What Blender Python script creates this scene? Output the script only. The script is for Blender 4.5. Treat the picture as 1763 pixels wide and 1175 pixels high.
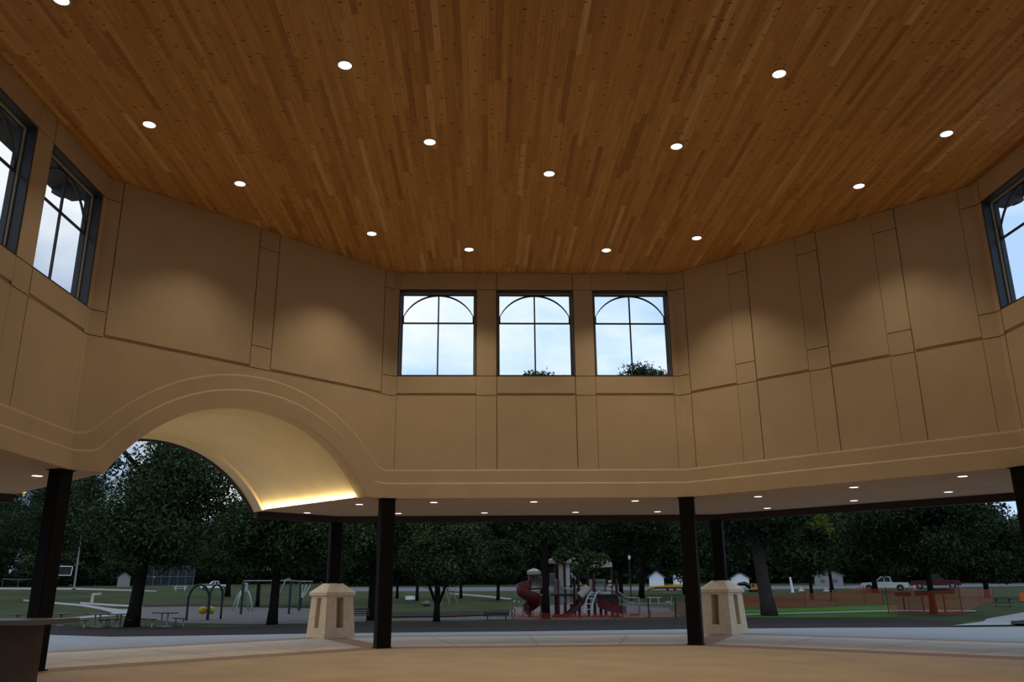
import bpy, bmesh, math, random
import numpy as np
from mathutils import Vector, Matrix

for o in list(bpy.data.objects): bpy.data.objects.remove(o)
SC = bpy.context.scene
COL = SC.collection
PI = math.pi
R8 = math.sqrt(.5)

# ------------------------------------------------------------------ camera, sky, exposure
CX, CY, CZ = -1.6344, -25.5484, 1.55
YAW, PITCH, ROLL, FPX = 0.034935, 0.291165, -0.007943, 1434.86
def cam_axes():
    F = Vector((math.sin(YAW)*math.cos(PITCH), math.cos(YAW)*math.cos(PITCH), math.sin(PITCH)))
    Rr = Vector((math.cos(YAW), -math.sin(YAW), 0)); U = Rr.cross(F)
    return (Rr*math.cos(ROLL)+U*math.sin(ROLL), -Rr*math.sin(ROLL)+U*math.cos(ROLL), F)
RX, UX, FX = cam_axes()
cd = bpy.data.cameras.new('camera'); cam = bpy.data.objects.new('camera', cd); COL.objects.link(cam)
cam.matrix_world = Matrix(((RX.x, UX.x, -FX.x, CX), (RX.y, UX.y, -FX.y, CY), (RX.z, UX.z, -FX.z, CZ), (0, 0, 0, 1)))
cd.sensor_fit = 'HORIZONTAL'; cd.sensor_width = 36; cd.lens = FPX*36/1763; cd.clip_end = 2000
SC.camera = cam
SC.view_settings.view_transform = 'Standard'; SC.view_settings.look = 'None'
SC.view_settings.gamma = 1; SC.view_settings.exposure = 0; SC.view_settings.use_curve_mapping = False

SKY_STRENGTH = 1.08
LAMP_W = 375.0
LAMP_COL = (1.0, .85, .61)

def make_world():
    w = bpy.data.worlds.new('dusk_sky'); SC.world = w; w.use_nodes = True
    nt = w.node_tree; n = nt.nodes; n.clear(); lk = nt.links.new
    tc = n.new('ShaderNodeTexCoord')
    sep = n.new('ShaderNodeSeparateXYZ'); lk(tc.outputs['Generated'], sep.inputs[0])
    mp = n.new('ShaderNodeMapping'); mp.inputs['Scale'].default_value = (2.6, 2.6, 5.5); lk(tc.outputs['Generated'], mp.inputs[0])
    nz = n.new('ShaderNodeTexNoise'); nz.inputs['Scale'].default_value = 1.5; nz.inputs['Detail'].default_value = 7; nz.inputs['Roughness'].default_value = .55
    lk(mp.outputs[0], nz.inputs['Vector'])
    # fewer clouds towards the right (+x)
    m1 = n.new('ShaderNodeMath'); m1.operation = 'MULTIPLY_ADD'; m1.inputs[1].default_value = -.30; lk(sep.outputs['X'], m1.inputs[0]); lk(nz.outputs[0], m1.inputs[2])
    rp = n.new('ShaderNodeValToRGB'); e = rp.color_ramp.elements
    e[0].position = .34; e[0].color = (.50, .70, 1.0, 1); e[1].position = .56; e[1].color = (.94, .97, 1.0, 1)
    e2 = rp.color_ramp.elements.new(.44); e2.color = (.72, .87, 1.0, 1)
    lk(m1.outputs[0], rp.inputs[0])
    # grey-blue cloud bank low in the left sky
    nz2 = n.new('ShaderNodeTexNoise'); nz2.inputs['Scale'].default_value = 2.3; nz2.inputs['Detail'].default_value = 5; lk(mp.outputs[0], nz2.inputs['Vector'])
    md = n.new('ShaderNodeMapRange'); md.inputs[1].default_value = -.30; md.inputs[2].default_value = -.40; lk(sep.outputs['X'], md.inputs[0])
    mc = n.new('ShaderNodeMapRange'); mc.inputs[1].default_value = .40; mc.inputs[2].default_value = .31
    mz = n.new('ShaderNodeMath'); mz.operation = 'MULTIPLY_ADD'; mz.inputs[1].default_value = .16; lk(nz2.outputs[0], mz.inputs[0]); mz.inputs[2].default_value = -.08
    ma = n.new('ShaderNodeMath'); ma.operation = 'ADD'; lk(mz.outputs[0], ma.inputs[0]); lk(sep.outputs['Z'], ma.inputs[1]); lk(ma.outputs[0], mc.inputs[0])
    mm = n.new('ShaderNodeMath'); mm.operation = 'MULTIPLY'; lk(md.outputs[0], mm.inputs[0]); lk(mc.outputs[0], mm.inputs[1])
    mx = n.new('ShaderNodeMix'); mx.data_type = 'RGBA'; lk(mm.outputs[0], mx.inputs[0]); lk(rp.outputs[0], mx.inputs[6]); mx.inputs[7].default_value = (.32, .42, .62, 1)
    bg = n.new('ShaderNodeBackground'); bg.inputs[1].default_value = SKY_STRENGTH; lk(mx.outputs[2], bg.inputs[0])
    out = n.new('ShaderNodeOutputWorld'); lk(bg.outputs[0], out.inputs[0])
make_world()

# ------------------------------------------------------------------ terrain and pixel-to-ground helper
def gz(y):
    if y < 10: return -.03
    if y < 24: return -.03 - .37*(y-10)/14
    return -.40 + .020*(y-24)
def at(px, py):
    """ground point seen at a pixel of the photograph, metres per pixel there, and the heading that faces it"""
    d = FX + RX*((px-881.5)/FPX) - UX*((py-587.5)/FPX)
    C = Vector((CX, CY, CZ)); t = 5.0; p = C
    while t < 1200:
        p = C + d*t
        if p.z <= gz(p.y): break
        t *= 1.002
    lo, hi = t/1.002, t
    for _ in range(25):
        m = (lo+hi)/2; p = C+d*m
        if p.z <= gz(p.y): hi = m
        else: lo = m
    p = C + d*hi
    return Vector((p.x, p.y, gz(p.y))), hi/FPX, math.atan2(-(p.x-CX), p.y-CY)

# ------------------------------------------------------------------ mesh helpers
class MB:
    def __init__(s): s.v = []; s.f = []; s.mi = []; s.m = 0
    def add(s, vs, fs):
        b = len(s.v); s.v += [tuple(v) for v in vs]
        for f in fs: s.f.append(tuple(b+i for i in f)); s.mi.append(s.m)
        return s
    def box(s, c, d, rz=0, taper=1.0):
        x, y, z = d[0]/2, d[1]/2, d[2]/2; cs, sn = math.cos(rz), math.sin(rz); vs = []
        for k in (-1, 1):
            t = taper if k > 0 else 1
            for i, j in ((-1, -1), (1, -1), (1, 1), (-1, 1)):
                a, b = i*x*t, j*y*t
                vs.append((c[0]+a*cs-b*sn, c[1]+a*sn+b*cs, c[2]+k*z))
        return s.add(vs, [(3, 2, 1, 0), (4, 5, 6, 7), (0, 1, 5, 4), (1, 2, 6, 5), (2, 3, 7, 6), (3, 0, 4, 7)])
    def tube(s, pts, r, n=8, cap=True):
        pts = [Vector(p) for p in pts]; rr = r if isinstance(r, (list, tuple)) else [r]*len(pts)
        up = Vector((0, 0, 1)); vs = []; fs = []; pa = None
        for i, p in enumerate(pts):
            t = (pts[min(i+1, len(pts)-1)]-pts[max(i-1, 0)])
            t = t.normalized() if t.length > 1e-9 else up
            if pa is None:
                a = t.cross(up)
                if a.length < 1e-3: a = t.cross(Vector((1, 0, 0)))
            else:
                a = pa - t*pa.dot(t)
                if a.length < 1e-4: a = t.cross(up) if t.cross(up).length > 1e-3 else t.cross(Vector((1, 0, 0)))
            a.normalize(); pa = a; b = t.cross(a)
            for k in range(n):
                q = 2*PI*k/n; vs.append(p + a*(rr[i]*math.cos(q)) + b*(rr[i]*math.sin(q)))
        for i in range(len(pts)-1):
            for k in range(n):
                k2 = (k+1) % n; fs.append((i*n+k, i*n+k2, (i+1)*n+k2, (i+1)*n+k))
        if cap:
            fs.append(tuple(range(n-1, -1, -1))); fs.append(tuple((len(pts)-1)*n+k for k in range(n)))
        return s.add(vs, fs)
    def disc(s, c, r, h, n=20, r2=None):
        r2 = r if r2 is None else r2; vs = []
        for z, rad in ((0, r), (h, r2)):
            for k in range(n):
                q = 2*PI*k/n; vs.append((c[0]+rad*math.cos(q), c[1]+rad*math.sin(q), c[2]+z))
        fs = [tuple(range(n-1, -1, -1)), tuple(range(n, 2*n))]+[(k, (k+1) % n, n+(k+1) % n, n+k) for k in range(n)]
        return s.add(vs, fs)
    def prism(s, poly, z0, z1):
        n = len(poly)
        vs = [(p[0], p[1], z0) for p in poly]+[(p[0], p[1], z1) for p in poly]
        return s.add(vs, [tuple(range(n-1, -1, -1)), tuple(range(n, 2*n))]+[(k, (k+1) % n, n+(k+1) % n, n+k) for k in range(n)])
    def extr(s, prof, y0, y1):
        """profile in x-z, extruded along y"""
        n = len(prof)
        vs = [(p[0], y0, p[1]) for p in prof]+[(p[0], y1, p[1]) for p in prof]
        return s.add(vs, [tuple(range(n)), tuple(range(2*n-1, n-1, -1))]+[(k, n+k, n+(k+1) % n, (k+1) % n) for k in range(n)])
    def ball(s, c, r, n=10, m=7):
        if not isinstance(r, (tuple, list)): r = (r, r, r)
        vs = [(c[0], c[1], c[2]-r[2])]; fs = []
        for i in range(1, m):
            a = -PI/2+PI*i/m
            for k in range(n):
                q = 2*PI*k/n; vs.append((c[0]+r[0]*math.cos(a)*math.cos(q), c[1]+r[1]*math.cos(a)*math.sin(q), c[2]+r[2]*math.sin(a)))
        vs.append((c[0], c[1], c[2]+r[2])); L = len(vs)-1
        for k in range(n):
            fs.append((0, 1+(k+1) % n, 1+k)); fs.append((L, L-n+k, L-n+(k+1) % n))
            for i in range(m-2):
                a = 1+i*n; fs.append((a+k, a+(k+1) % n, a+n+(k+1) % n, a+n+k))
        return s.add(vs, fs)
    def build(s, name, mat, parent=None, smooth=False, fix=True):
        me = bpy.data.meshes.new(name); me.from_pydata(s.v, [], s.f)
        for m in (mat if isinstance(mat, (list, tuple)) else [mat]): me.materials.append(m)
        if max(s.mi, default=0) > 0: me.polygons.foreach_set('material_index', s.mi)
        if fix:
            bm = bmesh.new(); bm.from_mesh(me); bmesh.ops.recalc_face_normals(bm, faces=bm.faces); bm.to_mesh(me); bm.free()
        if smooth: me.polygons.foreach_set('use_smooth', [True]*len(me.polygons))
        o = bpy.data.objects.new(name, me); COL.objects.link(o)
        if parent: o.parent = parent
        return o
def tag(o, label=None, cat=None, group=None, kind=None):
    if label: o['label'] = label
    if cat: o['category'] = cat
    if group: o['group'] = group
    if kind: o['kind'] = kind
    return o
def thing(name, label, cat, loc=(0, 0, 0), rz=0, group=None):
    o = bpy.data.objects.new(name, None); COL.objects.link(o); o.empty_display_size = .2
    o.location = loc; o.rotation_euler = (0, 0, rz)
    return tag(o, label, cat, group)
def struct(o, label=None):
    o['kind'] = 'structure'
    if label: o['label'] = label
    return o
def copy_tree(o, parent=None):
    c = o.copy(); COL.objects.link(c)
    if parent: c.parent = parent
    for ch in [x for x in bpy.data.objects if x.parent == o]: copy_tree(ch, c)
    return c

# ------------------------------------------------------------------ materials
def mat(name, col, rough=.7, metal=0, var=0, scale=8, bump=0, bscale=60, emit=None, estr=0, spec=.3):
    m = bpy.data.materials.new(name); m.use_nodes = True; nt = m.node_tree; n = nt.nodes; b = n['Principled BSDF']
    b.inputs['Base Color'].default_value = (*col, 1); b.inputs['Roughness'].default_value = rough
    b.inputs['Metallic'].default_value = metal; b.inputs['Specular IOR Level'].default_value = spec
    if var:
        tc = n.new('ShaderNodeTexCoord'); nz = n.new('ShaderNodeTexNoise'); nz.inputs['Scale'].default_value = scale; nz.inputs['Detail'].default_value = 6
        nt.links.new(tc.outputs['Object'], nz.inputs['Vector'])
        mx = n.new('ShaderNodeMix'); mx.data_type = 'RGBA'
        mx.inputs[6].default_value = (*[c*(1-var) for c in col], 1); mx.inputs[7].default_value = (*[min(1, c*(1+var)) for c in col], 1)
        mr = n.new('ShaderNodeMapRange'); mr.inputs[1].default_value = .3; mr.inputs[2].default_value = .7
        nt.links.new(nz.outputs[0], mr.inputs[0]); nt.links.new(mr.outputs[0], mx.inputs[0]); nt.links.new(mx.outputs[2], b.inputs['Base Color'])
    if bump:
        tc = n.new('ShaderNodeTexCoord'); nz = n.new('ShaderNodeTexNoise'); nz.inputs['Scale'].default_value = bscale; nz.inputs['Detail'].default_value = 3
        nt.links.new(tc.outputs['Object'], nz.inputs['Vector'])
        bp = n.new('ShaderNodeBump'); bp.inputs['Strength'].default_value = bump; bp.inputs['Distance'].default_value = .02
        nt.links.new(nz.outputs[0], bp.inputs['Height']); nt.links.new(bp.outputs[0], b.inputs['Normal'])
    if emit:
        b.inputs['Emission Color'].default_value = (*emit, 1); b.inputs['Emission Strength'].default_value = estr
    return m

def plank_mat(name, width=.13, length=2.6):
    m = bpy.data.materials.new(name); m.use_nodes = True; nt = m.node_tree; n = nt.nodes; lk = nt.links.new; b = n['Principled BSDF']
    def M(op, a, bb=None, c=None):
        x = n.new('ShaderNodeMath'); x.operation = op
        for i, v in enumerate((a, bb, c)):
            if v is None: continue
            if isinstance(v, (int, float)): x.inputs[i].default_value = v
            else: lk(v, x.inputs[i])
        return x.outputs[0]
    tc = n.new('ShaderNodeTexCoord'); sp = n.new('ShaderNodeSeparateXYZ'); lk(tc.outputs['Object'], sp.inputs[0])
    xs = M('DIVIDE', sp.outputs['X'], width); row = M('FLOOR', xs); fx = M('SUBTRACT', xs, row)
    w1 = n.new('ShaderNodeTexWhiteNoise'); w1.noise_dimensions = '1D'; lk(row, w1.inputs['W'])
    ys = M('ADD', M('DIVIDE', sp.outputs['Y'], length), M('MULTIPLY', w1.outputs['Value'], 37.0)); cel = M('FLOOR', ys); fy = M('SUBTRACT', ys, cel)
    cb = n.new('ShaderNodeCombineXYZ'); lk(row, cb.inputs[0]); lk(cel, cb.inputs[1])
    w2 = n.new('ShaderNodeTexWhiteNoise'); w2.noise_dimensions = '2D'; lk(cb.outputs[0], w2.inputs['Vector'])
    rp = n.new('ShaderNodeValToRGB'); cr = rp.color_ramp
    cols = [(0, (.44, .205, .062)), (.08, (.54, .262, .078)), (.35, (.62, .316, .094)), (.7, (.66, .342, .104)), (.92, (.70, .385, .125)), (1, (.80, .52, .22))]
    cr.elements[0].position = 0; cr.elements[0].color = (*cols[0][1], 1); cr.elements[1].position = 1; cr.elements[1].color = (*cols[-1][1], 1)
    for p, c in cols[1:-1]:
        e = cr.elements.new(p); e.color = (*c, 1)
    lk(w2.outputs['Value'], rp.inputs[0])
    # grain running along the boards
    mp = n.new('ShaderNodeMapping'); mp.inputs['Scale'].default_value = (34, 1.1, 1); lk(tc.outputs['Object'], mp.inputs[0])
    ng = n.new('ShaderNodeTexNoise'); ng.inputs['Scale'].default_value = 1; ng.inputs['Detail'].default_value = 4; ng.inputs['Distortion'].default_value = .4; lk(mp.outputs[0], ng.inputs['Vector'])
    g = n.new('ShaderNodeMapRange'); g.inputs[1].default_value = .3; g.inputs[2].default_value = .7; g.inputs[3].default_value = .86; g.inputs[4].default_value = 1.13; lk(ng.outputs[0], g.inputs[0])
    # pale sapwood edge on some boards
    pale = M('MULTIPLY', M('GREATER_THAN', fx, .80), M('GREATER_THAN', w2.outputs['Color'], .62))
    mx = n.new('ShaderNodeMix'); mx.data_type = 'RGBA'; lk(M('MULTIPLY', pale, .6), mx.inputs[0]); lk(rp.outputs[0], mx.inputs[6]); mx.inputs[7].default_value = (.62, .36, .15, 1)
    mg = n.new('ShaderNodeMix'); mg.data_type = 'RGBA'; mg.blend_type = 'MULTIPLY'; mg.inputs[0].default_value = 1; lk(mx.outputs[2], mg.inputs[6])
    cg = n.new('ShaderNodeCombineColor'); [lk(g.outputs[0], cg.inputs[i]) for i in range(3)]; lk(cg.outputs[0], mg.inputs[7])
    # knots
    mk = n.new('ShaderNodeMapping'); mk.inputs['Scale'].default_value = (5.5, 9.5, 1); lk(tc.outputs['Object'], mk.inputs[0])
    vo = n.new('ShaderNodeTexVoronoi'); vo.inputs['Scale'].default_value = 1; lk(mk.outputs[0], vo.inputs['Vector'])
    sc = n.new('ShaderNodeSeparateColor'); lk(vo.outputs['Color'], sc.inputs[0])
    rad = M('MULTIPLY', M('MAXIMUM', M('SUBTRACT', sc.outputs[0], .25), 0), .36)
    kn = M('LESS_THAN', vo.outputs['Distance'], rad)
    mkx = n.new('ShaderNodeMix'); mkx.data_type = 'RGBA'; lk(M('MULTIPLY', kn, .68), mkx.inputs[0]); lk(mg.outputs[2], mkx.inputs[6]); mkx.inputs[7].default_value = (.10, .032, .010, 1)
    # joints
    jt = M('MAXIMUM', M('LESS_THAN', fx, .035), M('LESS_THAN', fy, .0022))
    mj = n.new('ShaderNodeMix'); mj.data_type = 'RGBA'; lk(M('MULTIPLY', jt, .30), mj.inputs[0]); lk(mkx.outputs[2], mj.inputs[6]); mj.inputs[7].default_value = (.07, .025, .01, 1)
    lk(mj.outputs[2], b.inputs['Base Color']); b.inputs['Roughness'].default_value = .5; b.inputs['Specular IOR Level'].default_value = .25
    return m

def glass_mat(name):
    m = bpy.data.materials.new(name); m.use_nodes = True; nt = m.node_tree; n = nt.nodes; n.clear()
    t = n.new('ShaderNodeBsdfTransparent'); t.inputs[0].default_value = (.96, .98, .99, 1)
    g = n.new('ShaderNodeBsdfGlossy'); g.inputs['Roughness'].default_value = .02
    fr = n.new('ShaderNodeFresnel'); fr.inputs[0].default_value = 1.45
    mr = n.new('ShaderNodeMath'); mr.operation = 'MULTIPLY'; mr.inputs[1].default_value = .05; nt.links.new(fr.outputs[0], mr.inputs[0])
    mx = n.new('ShaderNodeMixShader'); nt.links.new(mr.outputs[0], mx.inputs[0]); nt.links.new(t.outputs[0], mx.inputs[1]); nt.links.new(g.outputs[0], mx.inputs[2])
    o = n.new('ShaderNodeOutputMaterial'); nt.links.new(mx.outputs[0], o.inputs[0]); return m

def leaf_mat(name, c0, c1):
    m = bpy.data.materials.new(name); m.use_nodes = True; nt = m.node_tree; n = nt.nodes; b = n['Principled BSDF']
    ge = n.new('ShaderNodeNewGeometry'); rp = n.new('ShaderNodeValToRGB')
    rp.color_ramp.elements[0].color = (*c0, 1); rp.color_ramp.elements[1].color = (*c1, 1)
    nt.links.new(ge.outputs['Random Per Island'], rp.inputs[0]); nt.links.new(rp.outputs[0], b.inputs['Base Color'])
    b.inputs['Roughness'].default_value = .75; b.inputs['Specular IOR Level'].default_value = .12
    return m

def brick_mat(name):
    m = bpy.data.materials.new(name); m.use_nodes = True; nt = m.node_tree; n = nt.nodes; b = n['Principled BSDF']
    tc = n.new('ShaderNodeTexCoord'); br = n.new('ShaderNodeTexBrick'); br.inputs['Scale'].default_value = 1
    br.inputs['Color1'].default_value = (.26, .145, .082, 1); br.inputs['Color2'].default_value = (.20, .108, .065, 1); br.inputs['Mortar'].default_value = (.16, .11, .08, 1)
    br.inputs['Brick Width'].default_value = .2; br.inputs['Row Height'].default_value = .1; br.inputs['Mortar Size'].default_value = .006
    nt.links.new(tc.outputs['Object'], br.inputs['Vector']); nt.links.new(br.outputs[0], b.inputs['Base Color']); b.inputs['Roughness'].default_value = .8
    return m

WALLC = (.565, .435, .283)
M = dict(
    stucco=mat('tan_stucco', WALLC, .85, var=.05, scale=1.3, bump=.12, bscale=90, spec=.15),
    vault=mat('cream_plaster', (.74, .62, .42), .85, var=.04, scale=1.5, spec=.15),
    soffit=mat('soffit_panel', (.56, .41, .29), .8, var=.06, scale=2, spec=.15),
    wood=plank_mat('knotty_wood_planks'),
    steel=mat('dark_bronze_steel', (.006, .0045, .004), .6, .0, var=.2, scale=3, spec=.1),
    frame=mat('charcoal_metal', (.055, .062, .068), .45, .3, spec=.4),
    cream=mat('pale_metal', (.42, .40, .34), .5, spec=.3),
    fascia=mat('dark_brown_metal', (.035, .022, .018), .6),
    eave=mat('dark_eave', (.05, .055, .07), .7),
    glass=glass_mat('window_glass'),
    lens=mat('lamp_lens', (.9, .9, .85), .5, emit=(1, .93, .82), estr=9),
    lens2=mat('soffit_lamp_lens', (.9, .9, .85), .5, emit=(1, .92, .8), estr=2.2),
    ring=mat('lamp_trim', (.55, .5, .42), .5),
    led=mat('led_tape', (.9, .8, .6), .5, emit=(1, .80, .42), estr=46),
    floor=mat('tan_concrete', (.36, .278, .185), .75, var=.10, scale=.7, bump=.1, bscale=150, spec=.25),
    ringc=mat('grey_tan_concrete', (.43, .39, .35), .8, var=.10, scale=.8, bump=.1, bscale=150, spec=.2),
    walk=mat('pale_concrete', (.225, .24, .265), .85, var=.06, scale=.6, spec=.2),
    joint=mat('dark_joint', (.16, .13, .11), .9),  # dark colour of the sawn walkway joints
    brick=brick_mat('brick_pavers'),
    stone=mat('cast_stone', (.68, .53, .36), .85, var=.10, scale=6, bump=.25, bscale=70, spec=.15),
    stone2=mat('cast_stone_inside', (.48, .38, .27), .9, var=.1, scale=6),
    counterb=mat('counter_brown_panel', (.078, .049, .031), .7, var=.15, scale=3),
    countert=mat('counter_top_slab', (.10, .085, .072), .35, var=.1, scale=20, spec=.5),
    grass=mat('grass', (.036, .049, .020), .95, var=.35, scale=.35, bump=.3, bscale=20, spec=.05),
    grassb=mat('bright_grass', (.045, .105, .014), .95, var=.2, scale=.6, bump=.3, bscale=20, spec=.05),
    mulch=mat('dark_mulch', (.027, .0245, .0245), .95, var=.4, scale=4, bump=.5, bscale=14, spec=.05),
    mulchb=mat('brown_mulch', (.030, .023, .021), .95, var=.4, scale=3, bump=.5, bscale=14, spec=.05),
    gravel=mat('pea_gravel', (.105, .097, .102), .95, var=.25, scale=3, bump=.4, bscale=18, spec=.1),
    gravelp=mat('pinkish_gravel', (.125, .098, .100), .95, var=.2, scale=3, bump=.4, bscale=18, spec=.1),
    asphalt=mat('asphalt', (.10, .105, .13), .9, var=.1, scale=.5),
    bark=mat('bark', (.012, .010, .009), .95, var=.35, scale=9, bump=.6, bscale=14, spec=.05),
    barkg=mat('grey_bark', (.045, .040, .036), .95, var=.3, scale=7, bump=.6, bscale=14, spec=.05),
    leafa=leaf_mat('leaf_dark_green', (.007, .015, .006), (.048, .086, .027)),
    leafb=leaf_mat('leaf_mid_green', (.009, .019, .008), (.068, .115, .036)),
    leafc=leaf_mat('leaf_deep_green', (.006, .012, .006), (.030, .055, .022)),
    leafy=leaf_mat('leaf_lamp_glow', (.05, .065, .012), (.15, .16, .02)),  # lamp glow in the foliage, put into the leaf colour
    green=mat('green_painted_steel', (.006, .035, .027), .45),
    yellow=mat('yellow_plastic', (.50, .33, .02), .45),
    white=mat('white_paint', (.75, .77, .80), .5),
    whitem=mat('white_metal', (.34, .37, .40), .45),
    galv=mat('galvanised_steel', (.20, .215, .225), .45, .3),
    maroon=mat('maroon_paint', (.052, .007, .012), .5),
    red=mat('red_plastic', (.085, .007, .009), .5),
    beige=mat('beige_plastic', (.42, .375, .32), .55),
    greyp=mat('grey_plastic', (.22, .22, .225), .55),
    dark=mat('black_metal', (.012, .012, .013), .5),
    darkwood=mat('dark_slats', (.035, .026, .022), .7),
    orange=mat('orange_plastic_net', (.33, .045, .013), .7),
    orangeb=mat('orange_plastic', (.55, .12, .03), .6),
    rubber=mat('tyre_rubber', (.012, .012, .012), .8),
    carglass=mat('dark_glass', (.02, .025, .03), .15, spec=.6),
    siding=mat('white_siding', (.66, .72, .80), .7, var=.03, scale=3),
    roofs=mat('grey_shingles', (.10, .10, .11), .9, var=.2, scale=3),
    boulder=mat('boulder_stone', (.085, .078, .075), .9, var=.3, scale=3, bump=.6, bscale=8),
    timber=mat('yellow_timber', (.20, .155, .08), .8),
    excav=mat('orange_machine_paint', (.60, .22, .03), .5),
    chain=mat('chain_link_wire', (.12, .15, .185), .5, .3),
    blue=mat('blue_tarp', (.16, .30, .45), .7),
    litwin=mat('dim_window', (.10, .12, .15), .3),
)

# ------------------------------------------------------------------ building dimensions
S = 9.1304
SOF, T2, T1, STR, SILL, WT, TOP = 4.232, 4.666, 5.058, 7.417, 8.041, 10.935, 11.52
L = 6.571
BACK = 5.0            # the two long sides run further back
HX = S/2 + S*R8
P2 = Vector((-S/2, 0, 0)); P3 = Vector((S/2, 0, 0)); P1 = Vector((-HX, -S*R8, 0)); P4 = Vector((HX, -S*R8, 0))
P0 = Vector((-HX, -S*R8-S-BACK, 0)); P5 = Vector((HX, -S*R8-S-BACK, 0))
P9 = Vector((-S/2, P0.y-S*R8, 0)); P6 = Vector((S/2, P0.y-S*R8, 0))
OCT = [P0, P1, P2, P3, P4, P5, P6, P9]
C8, S8 = math.cos(PI/8), math.sin(PI/8)
BIS = [(-C8, -S8), (-C8, S8), (-S8, C8), (S8, C8), (C8, S8), (C8, -S8), (S8, -C8), (-S8, -C8)]
def ring(d):       # octagon offset outward by d along the corner bisectors
    return [Vector((p.x+b[0]*d, p.y+b[1]*d, 0)) for p, b in zip(OCT, BIS)]
QS = ring(L)
AW, ARISE = 3.76, 2.10
AR = (AW*AW+ARISE*ARISE)/(2*ARISE); AZ = SOF+ARISE-AR
def arc(u, r):
    d = r*r-(u-S/2)**2
    return AZ+math.sqrt(d) if d > 0 else -1

def wall(name, a, b, pil, windows=(), arch=False, label=None, corner=.26, strong='left'):
    """inner wall from a to b (left to right seen from inside): backing, raised panels, two stepped ledges"""
    a = Vector(a); b = Vector(b); W = (b-a).length; d = (b-a)/W; n = Vector((d.y, -d.x, 0))   # n points into the hall
    def P(u, z, o): q = a+d*u+n*o; return (q.x, q.y, z)
    mb = MB(); TH = .38
    def slab(u0, u1, z0, z1, o0, o1):
        vs = [P(u, z, o) for o in (o0, o1) for (u, z) in ((u0, z0), (u1, z0), (u1, z1), (u0, z1))]
        mb.add(vs, [(0, 1, 2, 3), (7, 6, 5, 4), (0, 4, 5, 1), (1, 5, 6, 2), (2, 6, 7, 3), (3, 7, 4, 0)])
    # backing with openings
    us = sorted({0, W}|{x for w in windows for x in w})
    zlow = STR if arch else SOF
    for u0, u1 in zip(us, us[1:]):
        if any(abs(u0-w[0]) < 1e-6 for w in windows):
            slab(u0, u1, zlow, SILL, -TH, 0); slab(u0, u1, WT, TOP+.05, -TH, 0)
        else: slab(u0, u1, zlow, TOP+.05, -TH, 0)
    k = math.tan(PI/8); G = .013
    def panel(u0, u1, z0, z1, t, gl=.005, gr=.005, gb=G):
        e0 = t*k if u0 <= 0 else gl; e1 = t*k if u1 >= W else gr
        slab(u0+e0, u1-e1, z0+gb, z1-G, -.01, t)
    PT = PB = .048
    bays = []; prev = corner
    for p in pil: bays.append((prev, p[0])); prev = p[1]
    bays.append((prev, W-corner))
    strips = [(0, corner)]+list(pil)+[(W-corner, W)]
    for u0, u1 in strips:
        if not arch: panel(u0, u1, T1, STR, PT)
        panel(u0, u1, STR, SILL, PT); panel(u0, u1, SILL, WT, PT); panel(u0, u1, WT, TOP, PT)
    for i, (u0, u1) in enumerate(bays):
        gl = .024 if strong in ('left', 'both') or (strong == 'middle' and i == 1) else .006
        gr = .024 if strong in ('right', 'both') or (strong == 'middle' and i == 1) else .006
        if not arch: panel(u0, u1, T1, STR, PT, gl, gr)
        if windows:
            panel(u0, u1, STR, SILL, PB, gl, gr, .075); panel(u0, u1, WT, TOP, PB, gl, gr)
        else: panel(u0, u1, STR, TOP, PB, gl, gr, .075)
    # lower bands with sloped ledges; they follow the arch where there is one
    N = 96 if arch else 1
    O1, O2 = .075, .125
    cuts = set([W*i/N for i in range(N+1)])
    if arch:
        cuts |= {W/2-AW, W/2+AW}
        for (u0, u1) in strips: cuts |= {u0, u1}
    cuts = sorted(cuts)
    def zz(u):
        if not arch: return SOF, T2, T1
        s = max(SOF, arc(u, AR)) if abs(u-W/2) < AW else SOF
        f = lambda base, r: math.log(math.exp(9*base)+math.exp(9*arc(u, r)))/9 if arc(u, r) > 0 else base
        return s, f(T2, AR+.42), f(T1, AR+.82)
    prof = {}
    for u in cuts:
        s, z2, z1 = zz(u)
        def cl(o): return min(max(u, o*k), W-o*k)
        lv = [(s, -TH), (s, O2), (z2-.01, O2), (z2+.035, O1), (z1-.01, O1), (z1+.045, PT)]
        if arch: lv += [(STR-G, PT), (STR-G, -TH)]
        else: lv += [(z1+.045, -.01)]
        prof[u] = [P(cl(o) if o > 0 else u, z, o) for z, o in lv]
    for u0, u1 in zip(cuts, cuts[1:]):
        A, B = prof[u0], prof[u1]; m = len(A)
        mb.add(A+B, [(i, i+1, m+i+1, m+i) for i in range(m-1)])
    if arch:            # narrow reveals either side of the strips in the lower part
        pass
    o = mb.build(name, M['stucco'])
    struct(o, label)
    return a, d, n, W

PILW = [(2.69, 3.325), (5.825, 6.455)]
WINS = [(corner0, c1) for corner0, c1 in ((.20, 2.69), (3.325, 5.825), (6.455, 8.94))]
wB = wall('wall_back', P2, P3, PILW, WINS, label='tan stucco wall with three arched windows', corner=.20, strong='middle')
wA = wall('wall_left', P1, P2, [(S-4.88, S-4.27)], arch=True, label='tan stucco wall with a wide arch opening', corner=.38, strong='both')
wC = wall('wall_right', P3, P4, [(2.02, 2.65), (4.26, 4.88), (6.48, 7.10)], label='plain tan stucco wall with raised panels', corner=.42)
LD = S+BACK
def mirror(lst): return sorted((LD-b, LD-a) for a, b in lst)
pd = mirror(PILW+[(8.94, 9.58), (11.9, 12.5)])
wD = wall('wall_far_left', P0, P1, pd, mirror(WINS), label='tan stucco wall with windows at the far left', corner=.20)
wE = wall('wall_far_right', P4, P5, PILW+[(8.94, 9.58), (11.9, 12.5)], WINS, label='tan stucco wall with windows at the far right', corner=.20)
wall('wall_rear_left', P9, P0, [(4.27, 4.88)], label='tan stucco wall behind the viewer, left')
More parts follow.
